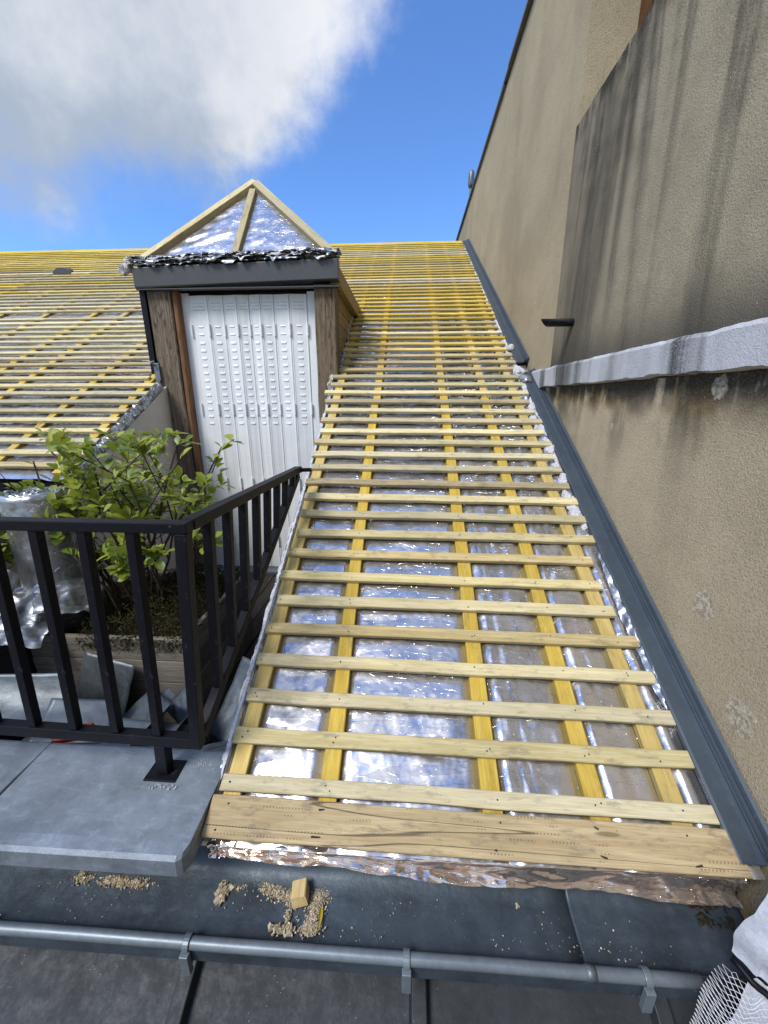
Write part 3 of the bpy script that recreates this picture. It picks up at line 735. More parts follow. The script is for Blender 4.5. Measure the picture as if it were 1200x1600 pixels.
def tri_sheet(a_, b_, c_, name, seed, N=44):
    mb = MB(); idx = {}; nrm = (b_-a_).cross(c_-a_).normalized()
    for i in range(N+1):
        for j in range(N+1-i):
            u, v = i/N, j/N; e = min(1, 6*min(u, v, 1-u-v)+.0)
            p = a_*(1-u-v)+b_*u+c_*v
            p = p + nrm*(e*(.005*ridged(p.x*3+p.z*4+seed, p.z*14-p.x*4, seed)+.0035*ridged(p.x*6+seed, p.z*30-p.x*11, 3+seed)+.004*nz(p.x*5, p.z*8, seed)))
            idx[i, j] = len(mb.v); mb.v.append(tuple(p))
    for i in range(N):
        for j in range(N-i):
            mb.f.append((idx[i, j], idx[i+1, j], idx[i, j+1]))
            if i+j < N-1: mb.f.append((idx[i+1, j], idx[i+1, j+1], idx[i, j+1]))
    return part(mb, name, M['foil_soft'], dm, DI, smooth=True)
tri_sheet(EL, EM, AP, 'foil_panel', 1); tri_sheet(EM, ER, AP, 'foil_panel', 6)
part(MB().add([EL, BL, AB, AP], [(0, 1, 2, 3)]).add([ER, BR, AB, AP], [(3, 2, 1, 0)]), 'foil_panel', M['foil'], dm, DI, fix=False)
# wad of cut foil along the front eaves
def ragged(name, x0, x1, z0, drop, out, seed, mat):
    mb = MB()
    def fn(u, v):
        x = x0+(x1-x0)*u; reach = .6+.5*nz(x*9+seed, 3)+.35*nz(x*31, seed)
        w = max(.15, reach)*v
        y = DY+.03-out*min(1, w*1.5)-.012*nz(x*14, v*3, seed)
        z = z0+.020*(x+2.0)+.016*nz(x*5, seed)+.012*ridged(x*8+v*2, v*2.5, seed)+.008*nz(x*26, v*6, seed+3)-drop*max(0, w-.42)*1.3
        return (x, y, z)
    mb.grid(fn, 240, 12); o = part(mb, name, mat, dm, DI, smooth=True, fix=False)
    s_ = o.modifiers.new('thickness', 'SOLIDIFY'); s_.thickness = .003
ragged('foil_wad', -2.04, -.49, .945, .055, .105, 2, M['foil_grey'])
ragged('foil_wad', -2.03, -.48, .962, .060, .115, 7, M['foil_grey'])
ragged('foil_wad', -2.05, -.50, .978, .040, .095, 13, M['wool'])
ragged('foil_wad', -2.03, -.49, .992, .050, .100, 19, M['foil_grey'])
o = crumple('foil_wad', [(-2.02, DY-.04, .93), (-2.07, DY-.03, .93), (-2.10, DY-.02, .90)], .03, .03, M['wool'], dm, 43, 20, 9); o.location = DI
br = thing('metal_bracket', 'small galvanised bracket on the oak post above the cream wall', 'bracket', (-1.955, DY-.012, .21))
MB().box(-.022, .022, -.006, .0, -.06, .07).obj('plate', M['galv'], br, bevel=.006)
MB().tube([(-.01, -.006, .05), (-.01, -.05, .075), (.02, -.05, .08)], .006, 6).obj('hook', M['galv'], br)

# ------------------------------------------------------------------ terrace
tf = structure(thing('terrace_floor', '', '', (-1.24, 2.0, -1.48)))
for k_ in ('label', 'category'): del tf[k_]
TI = Vector((1.24, -2.0, 1.48))
part(MB().box(-1.9, -.55, .93, 3.3, -1.64, -1.505), 'floor_base', M['dark'], tf, TI)
x = -1.895
while x < -.60:
    L = 2.35; o = timber_mesh('plank', L, .088, .022, M['deck'], 4).obj('plank', M['deck'], tf)
    o.matrix_local = Matrix(((0, -1, 0, x+.046+1.24), (1, 0, 0, .94+L/2-2.0), (0, 0, 1, -.011), (0, 0, 0, 1))); x += .094
tw = MB().prism_x([(.94, -1.655), (3.149, -1.655), (3.149, zroof(3.149, -.075)), (2.12, zroof(2.12, -.075)), (2.0, -.50), (.94, -.50)], -1.943, -1.905).obj('terrace_wall', M['cream'])
tag(tw, 'cream rendered terrace side wall under the sloping left roof edge', 'wall')
lw = MB().box(-8.2, -1.944, 1.95, 2.118, -1.655, -.56).obj('eaves_wall', M['cream']); tag(lw, 'low cream wall under the eaves of the left roof', 'wall')
gl = thing('eaves_gutter', 'black gutter below the left roof battens behind the shrub', 'gutter', (-2.6, 2.0, -.5))
mb = MB(); seg = 10
for xx in (-5.6, .715):
    for k in range(seg+1):
        an = math.pi+math.pi*k/seg; mb.v.append((xx, .06*math.cos(an), .05+.06*math.sin(an)))
    for k in range(seg, -1, -1):
        an = math.pi+math.pi*k/seg; mb.v.append((xx, .054*math.cos(an), .05+.054*math.sin(an)))
n = 2*(seg+1); mb.f = [(k, (k+1) % n, n+(k+1) % n, n+k) for k in range(n)]+[tuple(range(n)), tuple(range(2*n-1, n-1, -1))]
mb.obj('channel', M['black'], gl, True)
MB().tube([(.60, -.02, 0), (.60, -.03, -.30), (.60, -.03, -.95)], .026, 10).obj('downpipe', M['black'], gl, True)

# ------------------------------------------------------------------ parapet with zinc coping
pp = thing('zinc_parapet', 'low terrace parapet capped with pale blue-grey zinc sheets', 'parapet', (-1.7, .8, -1.65))
PI_ = Vector((1.7, -.8, 1.65))
part(MB().box(-4, -.575, .800, .935, -1.654, -1.115), 'core', M['zinc_gutter'], pp, PI_)
def cope(x0, x1, end_round):
    mb = MB(); prof = []
    def ring(x, rr):
        sag = .0025*nz(x*4, 3)
        return [(x, .965, -1.125), (x, .965, -1.083+sag), (x, .955, -1.078+sag), (x, .82, -1.084+sag+.003*nz(x*5, 1)), (x, .70, -1.091+sag), (x, .672+rr, -1.095), (x, .663+rr, -1.104), (x, .660+rr, -1.150), (x, .668+rr, -1.156), (x, .690+rr, -1.152)]
    xs = [x0+(x1-x0)*i/40 for i in range(41)]
    if end_round: xs += [x1+.012, x1+.020]
    n = 10
    for q, xx in enumerate(xs): mb.v += ring(xx, 0 if q <= 40 else (.008, .03)[q-41])
    m_ = len(xs)
    mb.f = [(i*n+k, i*n+k+1, (i+1)*n+k+1, (i+1)*n+k) for i in range(m_-1) for k in range(n-1)]+[tuple(range(n)), tuple((m_-1)*n+k for k in range(n-1, -1, -1))]
    return part(mb, 'coping_sheet', M['zinc'], pp, PI_)
cope(-1.148, -.560, True); cope(-2.4, -1.190, False); cope(-4.0, -2.44, False)
part(MB().box(-1.192, -1.150, .668, .962, -1.13, -1.0795), 'coping_joint', M['zinc'], pp, PI_, bevel=.003)
part(MB().box(-2.442, -2.398, .668, .962, -1.13, -1.0795), 'coping_joint', M['zinc'], pp, PI_, bevel=.003)

# ------------------------------------------------------------------ gutter and lower roof
gt = thing('zinc_gutter', 'zinc box gutter with rolled rim and straps along the eaves', 'gutter', (-.5, .7, -1.4))
GI = Vector((.5, -.7, 1.4))
GP = [(.83, -1.13), (.805, -1.15), (.795, -1.262), (.785, -1.29), (.765, -1.306), (.735, -1.314), (.68, -1.320), (.642, -1.322), (.628, -1.316), (.620, -1.302)]
def channel(x0, x1, lift=0.0):
    mb = MB(); seg = 60; n = len(GP)
    for i in range(seg+1):
        x = x0+(x1-x0)*i/seg
        mb.v += [(x, y+.002*nz(x*6, y*20), z+lift+.003*nz(x*3, y*9, 2)-.010*(x+1.2)/2.2*0) for y, z in GP]
    mb.f = [(i*n+k, i*n+k+1, (i+1)*n+k+1, (i+1)*n+k) for i in range(seg) for k in range(n-1)]
    o = part(mb, 'channel', M['zinc_gutter'], gt, GI, smooth=True)
    s_ = o.modifiers.new('thickness', 'SOLIDIFY'); s_.thickness = .0025; s_.offset = -1
channel(-4.0, .462); channel(.452, .90, .004)
mb = MB(); mb.tube([(x, .612+.001*nz(x*3, 1), -1.299+.0015*nz(x*2, 5)) for x in [-4+i*.1 for i in range(48)]], .0135, 12)
part(mb, 'rolled_rim', M['rim'], gt, GI, smooth=True)
part(MB().box(-4.0, .70, .6035, .6065, -1.350, -1.300), 'front_face', M['zinc_gutter'], gt, GI)
part(MB().tube([(.438, .612, -1.299), (.462, .612, -1.299)], .0150, 12), 'solder_joint', M['galv'], gt, GI, smooth=True)
for bx in (-1.08, -.526, .018, .577):
    mb = MB()
    def st(an, r, x): return (x, .612+r*math.cos(an), -1.299+r*math.sin(an))
    for i in range(13):
        an = rad(-40+230*i/12)
        mb.v += [st(an, .0155, bx-.008), st(an, .0155, bx+.008), st(an, .0185, bx+.008), st(an, .0185, bx-.008)]
    mb.f = [(i*4+k, i*4+(k+1) % 4, (i+1)*4+(k+1) % 4, (i+1)*4+k) for i in range(12) for k in range(4)]+[(0, 1, 2, 3), (51, 50, 49, 48)]
    mb.box(bx-.011, bx+.011, .585, .600, -1.372, -1.305); mb.box(bx-.005, bx+.005, .60, .66, -1.37, -1.352)
    part(mb, 'strap', M['rim'], gt, GI, bevel=.0015)
lr = thing('lower_roof', 'grimy dark zinc lower roof with raised seams under the gutter', 'roof', (0, .3, -1.6))
LI = Vector((0, -.3, 1.6))
SL = math.tan(rad(24))
def lz(y): return -1.41-(.80-y)*SL
seams = [-1.78, -1.165, -.560, .052, .655]
def sheet(x0, x1):
    mb = MB(); mb.grid(lambda u, v: (x0+(x1-x0)*u, .80-1.9*v, lz(.80-1.9*v)+.006*nz(u*3+x0*5, v*7)*math.sin(u*math.pi)), 16, 50)
    return part(mb, 'zinc_sheet', M['zinc_lower'], lr, LI, smooth=True, fix=False)
ed = [-4.0]+seams+[.93]
for a_, b_ in zip(ed[:-1], ed[1:]): sheet(a_, b_)
for sx_ in seams:
    mb = MB()
    for y in (.79, -.2, -1.1):
        z = lz(y); mb.v += [(sx_-.026, y, z-.004), (sx_-.019, y, z+.034), (sx_+.019, y, z+.034), (sx_+.026, y, z-.004)]
    mb.f = [(i*4+k, i*4+(k+1) % 4, (i+1)*4+(k+1) % 4, (i+1)*4+k) for i in range(2) for k in range(4)]+[(0, 1, 2, 3), (11, 10, 9, 8)]
    part(mb, 'seam_cover', M['zinc_lower'], lr, LI, bevel=.003)

# ------------------------------------------------------------------ railing
rl = thing('railing', 'black painted steel railing with upright bars and sloping side panel', 'railing', (-.709, .885, -1.083))
RI = Vector((.709, -.885, 1.083))
def bar(name, a_, b_, w, parent=rl, h=None):
    a_, b_ = Vector(a_), Vector(b_); d_ = b_-a_; L = d_.length; ex = d_.normalized()
    ref = Vector((0, 1, 0)) if abs(ex.z) > .8 else Vector((0, 0, 1))
    ey = ref.cross(ex).normalized(); ez = ex.cross(ey); h = h or w; p = (a_+b_)/2+RI
    o = MB().box(-L/2, L/2, -w/2, w/2, -h/2, h/2).obj(name, M['black'], parent, bevel=.0025)
    o.matrix_local = Matrix(((ex.x, ey.x, ez.x, p.x), (ex.y, ey.y, ez.y, p.y), (ex.z, ey.z, ez.z, p.z), (0, 0, 0, 1))); return o
BWD = .0245
bar('top_rail', (-2.2, .885, -.296), (-.529, .885, -.299), .034, h=.027)
bar('bottom_rail', (-2.2, .885, -.91), (-.584, .885, -.962), .030, h=.034)
for k in range(1, 12):
    xt = -.553-.1265*k
    bar('bar', (xt, .885, -.312), (xt-.034, .885, -.955+.031*(.034+.1265*k)+.012), BWD)
bar('corner_post', (-.549, .885, -.314), (-.592, .872, -.955), .031)
fp = bar('foot_post', (-.7095, .885, -.975), (-.716, .885, -1.075), .034)
part(MB().box(-.765, -.668, .850, .922, -1.0855, -1.0785), 'foot_plate', M['black'], rl, RI, bevel=.002)
bar('side_top_rail', (-.545, .905, -.299), (-.542, 1.93, -.335), .036, h=.030)
bar('side_bottom_rail', (-.590, .890, -.945), (-.548, 1.915, -.362), .030, h=.034)
for k in range(1, 9):
    y = .885+.118*k; f = (y-.885)/1.035
    xt, zt, xb, zb = -.5445, -.312-.036*f, -.588+.042*f, -.93+.585*f
    if zt-zb > .05: bar('bar', (xt, y, zt), (xb, y, zb), .026)
bar('wall_stub', (-.542, 1.925, -.338), (-.480, 1.945, -.340), .018)

# ------------------------------------------------------------------ planter and shrub
pl = thing('planter_box', 'weathered grey wooden planter box behind the railing', 'planter', (-1.33, 1.8, -1.48))
LI2 = Vector((1.33, -1.8, 1.48))
PX0, PX1, PY0, PY1 = -1.705, -.965, 1.45, 2.15
for q in range(4):
    z = -1.42+.116*q
    for (y, sg) in ((PY0, 1), (PY1, -1)):
        ex = .0 if q % 2 == 0 else -.024
        L = PX1-PX0+2*ex; o = timber_mesh('plank', L, .112, .024, M['planter'], 5).obj('plank', M['planter'], pl)
        o.matrix_local = Matrix(((1, 0, 0, (PX0+PX1)/2), (0, 0, 1, y+.012*sg), (0, 1, 0, z), (0, 0, 0, 1))); o.location += LI2
    for (x_, sg) in ((PX0, 1), (PX1, -1)):
        ex = -.024 if q % 2 == 0 else .0
        L = PY1-PY0+2*ex; o = timber_mesh('plank', L, .112, .024, M['planter'], 5).obj('plank', M['planter'], pl)
        o.matrix_local = Matrix(((0, 0, 1, x_+.012*sg), (1, 0, 0, (PY0+PY1)/2), (0, 1, 0, z), (0, 0, 0, 1))); o.location += LI2
part(MB().grid(lambda u, v: (PX0+.03+(PX1-PX0-.06)*u, PY0+.03+(PY1-PY0-.06)*v, -1.055+.03*nz(u*5, v*5)), 14, 14), 'soil', M['soil'], pl, LI2, smooth=True)

def leaf_material():
    m, t, b = material('shrub_leaf'); v, r = coords(t)
    oi = t.new('ShaderNodeNewGeometry')
    rr = t.m('FRACT', t.m('ADD', r, oi.outputs['Random Per Island']))
    c = t.mix(t.ramp(rr, .0, .55), (.14, .22, .028), (.32, .38, .055))
    c = t.mix(t.ramp(rr, .72, 1.0), c, (.42, .43, .06))
    t.put(b.inputs['Base Color'], c); b.inputs['Roughness'].default_value = .38
    tr = t.new('ShaderNodeBsdfTranslucent'); t.put(tr.inputs[0], t.mix(.35, c, (.5, .55, .05)))
    mx = t.new('ShaderNodeMixShader'); mx.inputs[0].default_value = .3
    out = m.node_tree.nodes['Material Output']
    t.l.new(b.outputs[0], mx.inputs[1]); t.l.new(tr.outputs[0], mx.inputs[2]); t.l.new(mx.outputs[0], out.inputs[0])
    return m
M['leaf'] = leaf_material()
def leaf_shape(k, fold, droop):
    """obovate leaf along +X, 1 long"""
    pts = [(0, 0), (.25, .12), (.55, .23), (.8, .20), (1.0, 0)]
    v = []; f = []
    for i, (x, w) in enumerate(pts):
        z = -droop*x*x
        v += [(x, -w*k, z+fold*w), (x, 0, z), (x, w*k, z+fold*w)]
    for i in range(4):
        f += [(i*3, i*3+1, i*3+4, i*3+3), (i*3+1, i*3+2, i*3+5, i*3+4)]
    return v, f
shapes = [leaf_shape(1.15, .35, .12), leaf_shape(1.3, .2, .25), leaf_shape(1.0, .5, .05), leaf_shape(1.2, .3, .35)]
sb = thing('shrub', 'leafy yellow-green shrub with bare dark stems growing in the planter', 'shrub', (-1.35, 1.78, -1.05))
SI = Vector((1.35, -1.78, 1.05))
rng = random.Random(11)
stems = MB(); tips = []
def grow(p, d_, L, r, depth):
    pts = [p]; rs_ = [r]; q = p; dd = d_.copy()
    n_ = 4
    for i in range(n_):
        dd = (dd+Vector((rng.uniform(-1, 1), rng.uniform(-1, 1), rng.uniform(-.35, .7)))*.20).normalized()
        q2 = q+dd*L/n_
        if depth > 0 and (q2.z > -.15 or q2.x > -.80 or q2.x < -1.95): break
        q = q2; pts.append(q); rs_.append(r*(1-.55*(i+1)/n_))
        if depth < 3 and i >= 1 and rng.random() < (.8 if depth < 2 else .55):
            sd_ = Vector((rng.uniform(-1, 1), rng.uniform(-1, 1), rng.uniform(-.1, .9))).normalized()
            grow(q, (dd*.55+sd_*.75).normalized(), L*rng.uniform(.45, .72), rs_[-1]*.7, depth+1)
        if depth >= 2 or (depth == 1 and i >= 2): tips.append((q, dd))
    if len(pts) < 2: return
    stems.tube(pts, rs_, 5)
    tips.append((q, dd)); tips.append((q-dd*.015, dd))
for i in range(17):
    a0 = rng.uniform(0, 6.28); rr = rng.uniform(.02, .26)
    base = Vector((-1.37+rr*1.1*math.cos(a0), 1.76+rr*.8*math.sin(a0), -1.05))
    lean = Vector((math.cos(a0)*rng.uniform(.1, .6), math.sin(a0)*rng.uniform(.05, .45), 1))
    grow(base, lean.normalized(), rng.uniform(.34, .54), rng.uniform(.006, .010), 0)
# two long leaders reaching up to the left and the right
for tx, ty, tz in ((-1.80, 1.72, -.22), (-1.62, 1.70, -.15), (-.93, 1.80, -.16), (-1.12, 1.75, -.24), (-1.9, 1.75, -.35), (-.86, 1.82, -.13), (-1.92, 1.70, -.18), (-1.70, 1.66, -.13)):
    p = Vector((-1.37+rng.uniform(-.1, .1), 1.76, -1.05)); grow(p, (Vector((tx, ty, tz))-p).normalized(), (Vector((tx, ty, tz))-p).length*.90, .009, 0)
part(stems, 'stems', M['bark'], sb, SI, smooth=True)
places = []
for q, dd in tips:
    if q.z < -.93 or q.z > -.10 or q.x > -.72 or q.x < -2.0: continue
    for j in range(rng.choice((2, 3, 4, 4))):
        a0 = rng.uniform(0, 6.28)
        side = dd.orthogonal().normalized(); side.rotate(Matrix.Rotation(a0, 3, dd))
        dv = (side*.9+dd*rng.uniform(.2, .9)+Vector((0, 0, .15))).normalized()
        places.append((q+Vector((rng.uniform(-.008, .008), rng.uniform(-.008, .008), rng.uniform(-.008, .008))), dv, rng.choice((rng.uniform(.032, .055), rng.uniform(.05, .082)))))
rng.shuffle(places)
places = places[:1900]
def leaf_matrix(p, dv, s_):
    up = Vector((rng.uniform(-.4, .4), rng.uniform(-.5, .2), 1)); ey = up.cross(dv).normalized(); ez = dv.cross(ey)
    return Matrix(((dv.x*s_, ey.x*s_, ez.x*s_, p.x), (dv.y*s_, ey.y*s_, ez.y*s_, p.y), (dv.z*s_, ey.z*s_, ez.z*s_, p.z), (0, 0, 0, 1)))
leaf_mes = []
for v_, f_ in shapes:
    me = bpy.data.meshes.new('leaf'); me.from_pydata(v_, [], f_); me.materials.append(M['leaf']); me.polygons.foreach_set('use_smooth', [True]*len(me.polygons)); leaf_mes.append(me)
places.sort(key=lambda t_: t_[0].y - t_[0].z*.3)          # the ones that show first
for p, dv, s_ in places[:300]:
    o = bpy.data.objects.new('leaf', rng.choice(leaf_mes)); COL.objects.link(o); o.parent = sb; o.matrix_local = leaf_matrix(p+SI, dv, s_)
fm = MB()
for p, dv, s_ in places[300:]:
    v_, f_ = rng.choice(shapes); mw = leaf_matrix(p, dv, s_); fm.add([mw @ Vector(c) for c in v_], f_)
o = part(fm, 'foliage', M['leaf'], sb, SI, smooth=True, fix=False); o['kind'] = 'stuff'
# dry moss and twigs covering the soil and hanging over the rim
mm = MB()
for i in range(5200):
    x_, y_ = rng.uniform(PX0+.24, PX1+.0), rng.uniform(PY0-.006, PY1)
    hmax = .17*max(0, 1-((x_+1.28)/.42)**2)*(.6+.6*nz(x_*6, y_*6))
    z_ = -1.04+max(0.0, rng.uniform(0, 1))*max(.012, hmax)
    if rng.random() < .06: y_ = PY0-.008; z_ = -1.02-rng.uniform(0, .06)
    d_ = Vector((rng.uniform(-1, 1), rng.uniform(-1, 1), rng.uniform(-.5, .9))).normalized(); L = rng.uniform(.012, .04); w_ = rng.uniform(.001, .0035)
    p = Vector((x_, y_, z_)); sv = d_.orthogonal().normalized()*w_
    mm.add([p-sv, p+sv, p+d_*L*.6+sv*.8+Vector((0, 0, .004)), p+d_*L], [(0, 1, 2), (0, 2, 3)])
o = mm.obj('moss', M['moss'], None, fix=False); tag(o, 'dry dark moss and twigs matted over the planter soil', 'moss', kind='stuff')

# ------------------------------------------------------------------ insulation roll, box and loose foil
bx = thing('storage_box', 'dark plastic box squeezed between planter and terrace wall', 'box', (-1.81, 1.42, -1.48))
MB().box(-.085, .085, -.30, .30, 0, .43).obj('body', M['plastic'], bx, bevel=.01)
MB().box(-.092, .092, -.31, .31, .431, .46).obj('lid', M['plastic'], bx, bevel=.008)
rl2 = thing('insulation_roll', 'upright roll of silver foil insulation showing its spiral end', 'roll', (-1.655, 1.60, -1.03))
mb = MB(); turns = 4.5; N = 220; th = .016; H = .64
for i in range(N+1):
    an = i/N*turns*2*math.pi; r0 = .030+i/N*.105
    for z in (0.0, .25, .45, .62, H):
        k = .006*nz(an*1.3, z*5, 1)+.004*nz(an*4, z*14, 2)
        zz = z + (.015*nz(an*1.1, 4)+.010*nz(an*3, 7) if z == H else 0)
        mb.v.append(((r0+k)*math.cos(an), (r0+k)*math.sin(an), zz))
mb.f = [(i*5+k, (i+1)*5+k, (i+1)*5+k+1, i*5+k+1) for i in range(N) for k in range(4)]
o = mb.obj('foil_layers', M['foil_grey'], rl2, True, fix=False); sm = o.modifiers.new('thickness', 'SOLIDIFY'); sm.thickness = .014
def crumpled_sheet(name, c, size, rot, amp, seed, mat, label, cat, nu=46, nv=34, group=None, bend=0.0):
    mb = MB()
    def fn(u, v):
        x, y = (u-.5)*size[0], (v-.5)*size[1]
        h = amp*(ridged(x*5+seed, y*6, seed)+.6*ridged(x*13, y*14+seed, seed+2)+.3*nz(x*30, y*30, seed))
        rg = 1+.12*nz(u*5+seed, v*5, 9)
        return (x*rg, y*rg, h-bend*(x*x)*2-bend*y*y)
    mb.grid(fn, nu, nv); o = mb.obj(name, mat, None, True, fix=False); o.location = c; o.rotation_euler = rot
    tag(o, label, cat, group); return o
crumpled_sheet('foil_sheet', (-1.70, 1.43, -.90), (.28, .28), (rad(38), rad(12), .3), .020, 3, M['foil_grey'], 'crumpled silver foil sheet draped beneath the insulation roll', 'foil sheet', bend=.55)
crumpled_sheet('foil_sheet', (-1.50, 1.50, -.84), (.24, .20), (rad(30), rad(20), .8), .022, 8, M['foil_grey'], 'small torn flap of silver foil against the planter end', 'foil sheet', 30, 26, bend=.6)
o = tuft((0, 0, 0), .034, 5, M['wool'], 1.0); o.parent = None; o.name = 'wool_tuft'; o.location = (-1.665, 1.40, -.73); o.rotation_euler = (0, 0, 0); o.scale = (1, .8, 1.5)
tag(o, 'white tuft of wadding poking out beside the insulation roll', 'wadding')
del o
# ------------------------------------------------------------------ zinc scraps on the terrace
def scrap(loc, size, rot, curl, label, mat='galv', fold=None):
    mb = MB(); w, h = size
    def fn(u, v):
        x, y = (u-.5)*w, (v-.5)*h
        if abs(curl) > 1e-3:
            an = y*curl; yy, zz = math.sin(an)/curl, (1-math.cos(an))/curl
        else: yy, zz = y, 0
        if fold and u > fold: zz += (u-fold)*w*.9
        return (x+.006*nz(u*4, v*4, w*30), yy, zz+.004*nz(u*5, v*5, h*20))
    mb.grid(fn, 14, 16); o = mb.obj('zinc_scrap', M[mat], None, True, fix=False); o.location = loc; o.rotation_euler = [rad(a_) for a_ in rot]
    s_ = o.modifiers.new('thickness', 'SOLIDIFY'); s_.thickness = .002
    tag(o, label, 'metal scrap', 'zinc offcuts on the terrace'); return o
scrap((-1.335, 1.385, -1.23), (.27, .26), (70, 6, -10), .3, 'flat blue-grey zinc offcut leaning on the planter')
scrap((-1.47, 1.17, -1.13), (.30, .22), (32, 4, 10), 5.0, 'thick curled zinc offcut with blistered surface')
scrap((-1.235, 1.14, -1.17), (.24, .16), (24, 12, 14), 2.2, 'brownish curled zinc offcut beside the blistered one', 'rim')
scrap((-1.02, 1.20, -1.22), (.28, .20), (22, -6, -34), 0, 'pale flat zinc offcut with a folded edge', 'galv', .72)
scrap((-.85, 1.22, -1.20), (.28, .10), (40, 10, -50), 3.0, 'narrow ribbed zinc offcut standing against the corner bar', 'galv', .5)
scrap((-.92, 1.27, -1.23), (.34, .06), (30, 0, -36), 6.0, 'thin folded zinc strip beneath the ribbed offcut')
scrap((-.665, 1.30, -1.20), (.18, .32), (48, 0, -28), 1.2, 'pale zinc sheet tucked between the railing and the roof edge')
scrap((-.62, 1.05, -1.16), (.22, .045), (10, 25, 50), 5.0, 'small zinc strip lying at the railing corner', 'rim')
scrap((-1.12, 1.09, -1.22), (.60, .22), (6, 0, -4), .8, 'long dull zinc sheet lying flat behind the bottom rail', 'rim')
o = MB().box(-.06, .06, -.025, .025, -.012, .012).obj('plastic_scrap', M['redplastic'], None, bevel=.006)
o.location = (-1.13, 1.02, -1.10); o.rotation_euler = (rad(20), rad(-6), rad(8)); tag(o, 'small red plastic piece behind the coping', 'scrap')

# ------------------------------------------------------------------ offcut and chips in the gutter
zf = -1.313
ob = timber_mesh('wood_offcut', .042, .040, .034, M['endgrain'], 2, .0008).obj('wood_offcut', M['endgrain']); ob.location = (-.272, .722, zf+.022); ob.rotation_euler = (rad(-12), rad(4), rad(98))
tag(ob, 'short yellow timber offcut lying among chips in the gutter', 'wood block')
def chips(mb, cx, cy, sx_, sy_, n_, size=(.0025, .008), hgt=.010, ang=0.0):
    for i in range(n_):
        a_, b_ = random.gauss(0, 1), random.gauss(0, 1)
        x_ = cx+(a_*sx_*math.cos(ang)-b_*sy_*math.sin(ang)); y_ = cy+(a_*sx_*math.sin(ang)+b_*sy_*math.cos(ang))
        y_ = min(max(y_, .632), .775)
        z_ = zf+.001+hgt*math.exp(-(a_*a_+b_*b_)*.7)*random.random()
        L = U(*size); d_ = Vector((U(-1, 1), U(-1, 1), U(-.4, .6))).normalized(); e = d_.orthogonal().normalized()*L*U(.25, .6); f_ = d_.cross(e).normalized()*L*.25
        p = Vector((x_, y_, z_)); q = p+d_*L
        mb.add([p-e, p+e, q+e*.7, q-e*.7, p+f_, q+f_], [(0, 1, 2, 3), (0, 4, 5, 3), (4, 1, 2, 5), (0, 1, 4), (3, 5, 2)])
def chip_pile(spots, label):
    mb = MB()
    for s_ in spots:
        s_ = list(s_)+[(.0025, .008), .010, 0.0][len(s_)-5:]
        if s_[4] > 8: s_[4] *= 3
        s_[5] = (s_[5][0]*.55, s_[5][1]*.75); s_[6] *= .6
        chips(mb, *s_)
    tag(mb.obj('wood_chips', M['sawdust'], None), label, 'wood chips', kind='stuff')
chip_pile([(-.345, .735, .030, .009, 300, (.002, .007), .014, -.25), (-.295, .716, .008, .010, 120, (.002, .006), .012)], 'spread of pale wood chips left of the timber offcut')
chip_pile([(-.222, .722, .012, .016, 260, (.002, .007), .016), (-.228, .690, .007, .014, 110), (-.232, .662, .013, .007, 180, (.002, .007), .016)], 'trail of pale wood chips right of the timber offcut')
chip_pile([(-.302, .655, .014, .003, 40, (.005, .016), .012), (-.296, .680, .003, .010, 24, (.003, .010), .008)], 'ragged splinter of wood against the gutter rim')
chip_pile([(-.905, .735, .012, .006, 70, (.004, .014), .010)], 'small heap of splinters on the gutter floor under the coping')
chip_pile([(-.800, .734, .022, .006, 200, (.003, .010), .012), (-.745, .732, .016, .005, 110, (.003, .010), .010)], 'long heap of pale shavings on the gutter floor under the coping')
chip_pile([(-.492, .722, .008, .012, 40, (.006, .020), .010), (-.46, .738, .016, .003, 30)], 'slanted splinters near the end of the coping')
chip_pile([(U(-1.1, .7), U(.645, .76), .03, .012, 5, (.0015, .005), .002) for i in range(50)], 'loose specks of sawdust scattered along the gutter')
chip_pile([(.36, .735, .03, .012, 7, (.003, .012), .006)], 'few pale splinters under the right end of the hanging foil')
v_, f_ = leaf_shape(.8, .3, .1)
me = bpy.data.meshes.new('fallen_leaf'); me.from_pydata(v_, [], f_); 
ml, tl, bl_ = material('yellow_leaf'); bl_.inputs['Base Color'].default_value = (.42, .33, .03, 1); bl_.inputs['Roughness'].default_value = .5; me.materials.append(ml)
o = bpy.data.objects.new('fallen_leaf', me); COL.objects.link(o); o.location = (-.207, .655, zf+.006); o.rotation_euler = (.2, 0, rad(93)); o.scale = (.055, .03, .05)
tag(o, 'slim yellow fallen leaf beside the chips in the gutter', 'leaf')
# white scuffs of mortar beside the railing foot
mb = MB()
for i in range(70):
    x_, y_ = -.640+abs(random.gauss(0, .035)), .915+random.gauss(0, .012)
    if random.random() < .4: x_, y_ = -.715+U(-.06, .06), .838+U(-.012, .004)
    if x_ > -.565: continue
    L = U(.002, .007); z_ = -1.082
    mb.add([(x_, y_, z_), (x_+L, y_+U(-.004, .004), z_), (x_+L*.5, y_+L*.6, z_+.004), (x_+L*.5, y_, z_+.003)], [(0, 1, 2), (0, 1, 3), (1, 2, 3), (0, 2, 3)])
o = mb.obj('mortar_crumbs', M['cloth'], None); tag(o, 'white mortar crumbs around the foot of the railing', 'crumbs', kind='stuff')
# dark gravel where the gutter meets the wall
mb = MB()
for i in range(60):
    c = Vector((.80+U(-.03, .06), .745+U(-.03, .03), -1.305+U(0, .012))); r_ = U(.004, .011)
    ps = [c+Vector((U(-1, 1), U(-1, 1), U(-1, 1)))*r_ for _ in range(5)]
    mb.add(ps, [(0, 1, 2), (0, 2, 3), (0, 3, 1), (1, 2, 4), (2, 3, 4), (3, 1, 4)])
o = mb.obj('rubble', M['soil'], None); tag(o, 'dark mortar rubble in the gutter corner by the wall', 'rubble', kind='stuff')

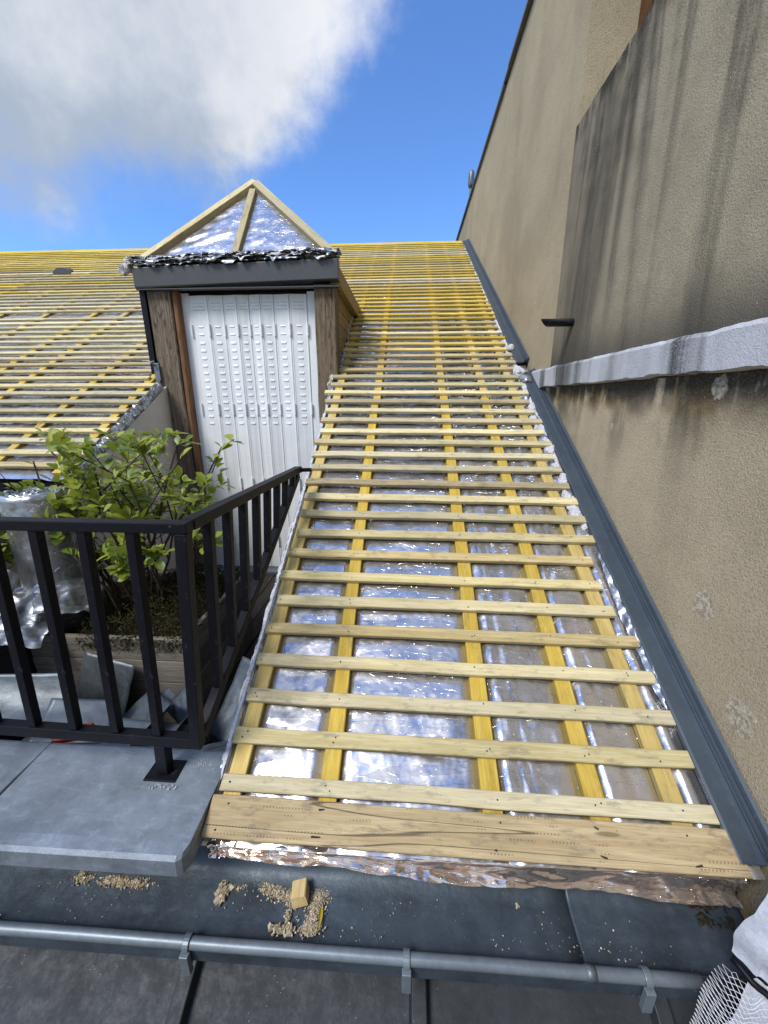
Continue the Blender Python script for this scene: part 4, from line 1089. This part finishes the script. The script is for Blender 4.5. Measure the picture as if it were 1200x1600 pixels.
# ------------------------------------------------------------------ roof odds and ends
rv = thing('roof_vent', 'small dark vent hood on the battens of the left roof', 'vent', RP(-4.86, 6.06, 0))
mb = MB(); n = 10
for y, sc in ((-.05, 1), (.10, .55)):
    for k in range(n+1):
        an = math.pi*k/n; mb.v.append((.13*sc*math.cos(an), y*ca, .075*sc*math.sin(an)+y*sa))
mb.f = [(k, k+1, n+2+k, n+1+k) for k in range(n)]+[tuple(range(n+1))]
mb.obj('hood', M['fascia'], rv)
o = crumpled_sheet('foil_scrap', RP(-3.0, 7.45, .10), (.26, .2), (rad(60), rad(10), .4), .03, 5, M['foil'], 'scrap of clear foil sticking up from the roof ridge', 'foil scrap', 20, 16, bend=1.2)

# ------------------------------------------------------------------ debris net over the scaffold side
dnet = thing('debris_netting', 'bundled white debris netting tied with a black strap by the wall', 'netting', (.80, .50, -1.55))
NI = Vector((-.80, -.50, 1.55))
def net_surf(u, v):
    """u 0..1 from its left edge round to the wall, v 0 top .. 1 bottom"""
    z = -.80-1.02*v
    w = .27+.05*math.exp(-((v-.02)/.2)**2)*0
    waist = math.exp(-((v-.345)/.055)**2)
    xl = .795-.30*min(v, .3)-.13*max(0, v-.30)+.022*waist
    x = xl+(.925-xl)*u
    bul = .115*math.sin(math.pi*min(1, u*1.05))**.6*(1-.33*waist)
    fo_ = .011*ridged(u*5+v*1.5, v*2.2, 4)+.009*ridged(u*11-v*3, v*5, 7)+.004*nz(u*19, v*24, 3)
    y = .60-bul*(.55+.75*v)-fo_
    return Vector((x, y, z))
mb = MB(); mb.grid(lambda u, v: net_surf(u, .345*v)+NI, 60, 40); mb.obj('cloth', M['cloth'], dnet, True, fix=False)
mb = MB(); mb.grid(lambda u, v: net_surf(.10+.9*u, .375+.625*v)+NI+Vector((.012+.02*v, .020+.012*nz(u*4, v*5), 0)), 50, 50); mb.obj('cloth', M['cloth'], dnet, True, fix=False)
# strap
mb = MB(); mb.tube([net_surf(u_, .355+.012*math.sin(u_*5))+NI+Vector((0, -.004, 0)) for u_ in [i/24 for i in range(25)]], .0065, 8); mb.obj('strap', M['black'], dnet, True)
# net: diamonds as real cords
mb = MB(); nu, nv = 60, 116; idx = {}
for i in range(nu+1):
    for j in range(nv+1):
        if (i+j) % 2 == 0:
            idx[i, j] = len(mb.v); mb.v.append(tuple(net_surf(i/nu, .372+.628*j/nv)+NI+Vector((0, -.006, 0))))
for i in range(1, nu):
    for j in range(1, nv):
        if (i+j) % 2 == 1 and all(q in idx for q in ((i-1, j), (i, j-1), (i+1, j), (i, j+1))):
            mb.f.append((idx[i-1, j], idx[i, j-1], idx[i+1, j], idx[i, j+1]))
o = mb.obj('net', M['net'], dnet, fix=False); wf = o.modifiers.new('cords', 'WIREFRAME'); wf.thickness = .0018; wf.use_even_offset = False
